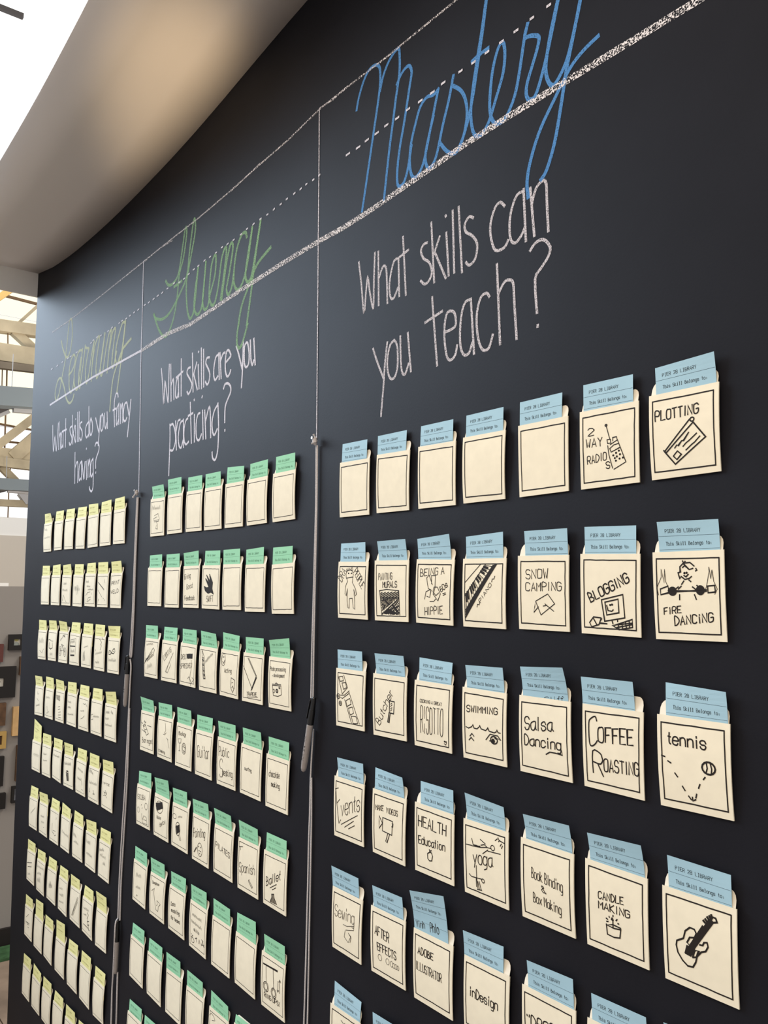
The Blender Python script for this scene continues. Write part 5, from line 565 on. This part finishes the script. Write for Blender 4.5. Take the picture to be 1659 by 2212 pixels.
TITLE, TW = glyphs('PIER 28 LIBRARY', True); SUB, SW = glyphs('This Skill Belongs to:', True)
def inkset(items, fn, Wd, Hd, mb, jr, base=1.2):
    for it in items:
        k = it[0]; w0 = it[-1] if k != 'z' else .55
        if k in 'tr':
            _, s, x0, y0, x1, y1, hh, ww = it
            a = (x0/1000*Wd, y0/1000*Hd); b = (x1/1000*Wd, y1/1000*Hd); g, tw = glyphs(s, False, jr)
            L = dist(a, b) or 1; ex = ((b[0]-a[0])/L, (b[1]-a[1])/L); ey = (-ex[1], ex[0]) if k == 'r' else (0, 1)
            lw = min(base*ww, hh*.16, L/len(s)*.22)
            for pts in g: ribbon(mb, [(a[0]+ex[0]*x/tw*L+ey[0]*y/6*hh, a[1]+ex[1]*x/tw*L+ey[1]*y/6*hh) for x, y in pts], lw, fn)
        elif k == 's':
            P = [(it[1][i]/1000*Wd, it[1][i+1]/1000*Hd) for i in range(0, len(it[1]), 2)]; ribbon(mb, P, base*w0, fn, 14)
        elif k == 'o':
            _, cx, cy, rx, ry, ww = it
            ribbon(mb, [((cx+rx*math.cos(a))/1000*Wd, (cy+ry*math.sin(a))/1000*Hd) for a in [math.pi*2*i/14 for i in range(15)]], base*ww, fn)
        elif k == 'z':
            _, x0, y0, x1, y1, hh, nn = it; P = []
            for i in range(nn*2+1):
                f_ = i/(nn*2); P.append(((x0+(x1-x0)*f_+jr.uniform(-8, 8))/1000*Wd, (y0+(y1-y0)*f_+hh*((i % 2)*jr.uniform(.5, 1)+jr.uniform(0, .15)))/1000*Hd))
            ribbon(mb, smooth(P, 2), base*w0, fn)
        elif k == 'h':
            _, q, nn, ang, ww = it; P = [(q[i]/1000*Wd, q[i+1]/1000*Hd) for i in range(0, len(q), 2)]
            ca, sa = math.cos(math.radians(ang)), math.sin(math.radians(ang)); Q = [(x*ca+y*sa, -x*sa+y*ca) for x, y in P]
            lo, hi = min(y for x, y in Q), max(y for x, y in Q)
            for i in range(nn):
                yy = lo+(hi-lo)*(i+.5)/nn; xs = []
                for (xa, ya), (xb, yb) in zip(Q, Q[1:]+Q[:1]):
                    if (ya <= yy) != (yb <= yy): xs.append(xa+(xb-xa)*(yy-ya)/(yb-ya))
                xs.sort()
                for xa, xb in zip(xs[::2], xs[1::2]): ribbon(mb, [(xa*ca-yy*sa, xa*sa+yy*ca), (xb*ca-yy*sa, xb*sa+yy*ca)], base*ww, fn)
for key, pk, cd_, items, notes in POCKETS:
    col, ri, ci = key[0], int(key[1])-1, int(key[2])-1; jr = random.Random(key)
    where = '%s in %s %s row' % (COL[ci] if ci in (0, 3, 6) else COL[ci]+' from left', ROW[ri], CN[col])
    tl, tr, br, bl = (pk[0:2], pk[2:4], pk[4:6], pk[6:8])
    Wd = (dist(tl, tr)+dist(bl, br))/2; Hd = (dist(tl, bl)+dist(tr, br))/2; bow = jr.uniform(.6, 2.2)
    front = surf((tl, tr, br, bl), (7, 7, 3, 3), bow, Wd, Hd)
    root = empty('card_pocket', W((bl[0]+br[0])/2, (bl[1]+br[1])/2, 0),
        ('pocket %s, %s' % (DESC[key], where)) if key in DESC else ('%s cream paper pocket, %s' % ('faintly pencilled' if items else 'blank', where)),
        'paper pocket', 'cream pockets for %s cards' % CN[col])
    slab(front, lin(0, Wd, 3), lin(0, Hd, 8), .35, 1.5).build('front_panel', 'paper', root)
    # back panel with a round-cornered flap showing above the front
    fl = 16.5; rc = 9.
    def back(x, y, off=0.): return front(x, y, off-1.7-.24*max(0, y-Hd))
    mb = MB(); ys = lin(0, Hd, 8)+[Hd+fl-rc, Hd+fl-rc*.5, Hd+fl-rc*.15, Hd+fl]; ins = [0]*9+[1.2, 2.6, 5.6, rc]
    ins = [1.2]*8+[2.0, 2.3, 3.6, 6.2, rc]; V = []
    for off in (0, -.35):
        for y, i_ in zip(ys, ins): V += [back(i_, y, off), back(Wd/2, y, off), back(Wd-i_, y, off)]
    nn = len(ys); fc = []
    for j in range(nn-1):
        for i in (0, 1):
            a = j*3+i; fc += [(a, a+1, a+4, a+3), (3*nn+a, 3*nn+a+3, 3*nn+a+4, 3*nn+a+1)]
        fc += [(j*3, j*3+3, 3*nn+j*3+3, 3*nn+j*3), (j*3+2, 3*nn+j*3+2, 3*nn+j*3+5, j*3+5)]
    fc += [(3*nn-3, 3*nn-2, 6*nn-2, 6*nn-3), (3*nn-2, 3*nn-1, 6*nn-1, 6*nn-2), (0, 3*nn, 3*nn+1, 1), (1, 3*nn+1, 3*nn+2, 2)]
    mb.add(V, fc); mb.build('back_panel', 'paper_back', root)
    on = lambda x, y: front(x, y, .22)
    mb = MB(); j_ = lambda: jr.uniform(-.7, .7)
    x0, x1, y0, y1 = 5.2, Wd-6, 8.2, Hd-8.2; cs = [(x0+j_(), y1+j_()), (x1+j_(), y1+j_()), (x1+j_(), y0+j_()), (x0+j_(), y0+j_())]
    for a, b in zip(cs, cs[1:]+cs[:1]):
        P = [(a[0]+(b[0]-a[0])*t+(jr.uniform(-.25, .25) if 0 < t < 1 else 0), a[1]+(b[1]-a[1])*t+(jr.uniform(-.25, .25) if 0 < t < 1 else 0)) for t in lin(0, 1, 8)]
        ribbon(mb, P, {'b': 1.6, 'g': 1.15, 'y': 1.0}[col], on)
    mb.build('border_line', 'ink', root)
    if items:
        mb = MB(); on2 = lambda x, y: front(x, y, .27); inkset(items, on2, Wd, Hd, mb, jr)
        if mb.v: mb.build('drawing', 'ink', root)
    # the library card standing in the pocket
    TLu, TLv, TLl, TRu, TRv, TRl, BRu, BRv, BLu, BLv = cd_
    BLp, BRp = (BLu, BLv), (BRu, BRv); cw = dist((TLu, TLv), (TRu, TRv)); chh = (dist((TLu, TLv), BLp)+dist((TRu, TRv), BRp))/2
    up = surf(((TLu, TLv), (TRu, TRv), BRp, BLp), (0, 0, 0, 0), 0, cw, chh)
    dl, dr = TLl-5.95, TRl-5.95
    def cs_(x, y, off=0.):
        t = y/chh; s = x/cw; q = up(x, y, 0)
        if t >= 0: z = 5.95+(dl*(1-s)+dr*s)*(min(t, 1.)**1.5)
        else: # inside the pocket: follows the gap behind the front panel
            yy = Hd+y; z = 3+4*(yy/Hd)+4*bow*(yy/Hd)*(1-yy/Hd)-1.05
        return Vector((q.x, -(z+off)/1000, q.z))
    ysr = [-34, -24, -14, -6, 0]+lin(0, chh, 6)[1:]
    label = '%s card in the pocket %s%s' % (CN[col], where, '')
    card = slab(cs_, lin(0, cw, 3), ysr, .3).build('library_card', col)
    tag(card, label, 'library card', '%s library cards' % CN[col])
    onc = lambda x, y: cs_(x, y, .2)
    mb = MB(); tm = 'type' if col == 'b' else ('type_g' if col == 'g' else 'type_y')
    tx = 9.5; t1 = chh-13.; t2 = chh-27.5; wt = .46 if col == 'b' else .42
    if t1 > 2:
        for pts in TITLE: ribbon(mb, [(tx+x*45/TW, t1+y*4.0/6) for x, y in pts], wt, onc)
    if t2 > 1.2:
        for pts in SUB: ribbon(mb, [(tx+x*58/SW, t2+y*4.0/6) for x, y in pts], wt, onc)
    mb.build('typed_heading', tm, card)
    mb = MB()
    yy = chh-16.8
    while yy > 1: ribbon(mb, [(x, yy) for x in lin(.5, cw-.5, 3)], .25, onc); yy -= 15.5
    if mb.v: mb.build('ruled_line', tm, card)
    if notes:
        mb = MB(); inkset(notes, lambda x, y: cs_(x, y, .25), cw, chh, mb, jr, .7); mb.build('handwritten_note', 'ink', card)
print('objects', len(bpy.data.objects))
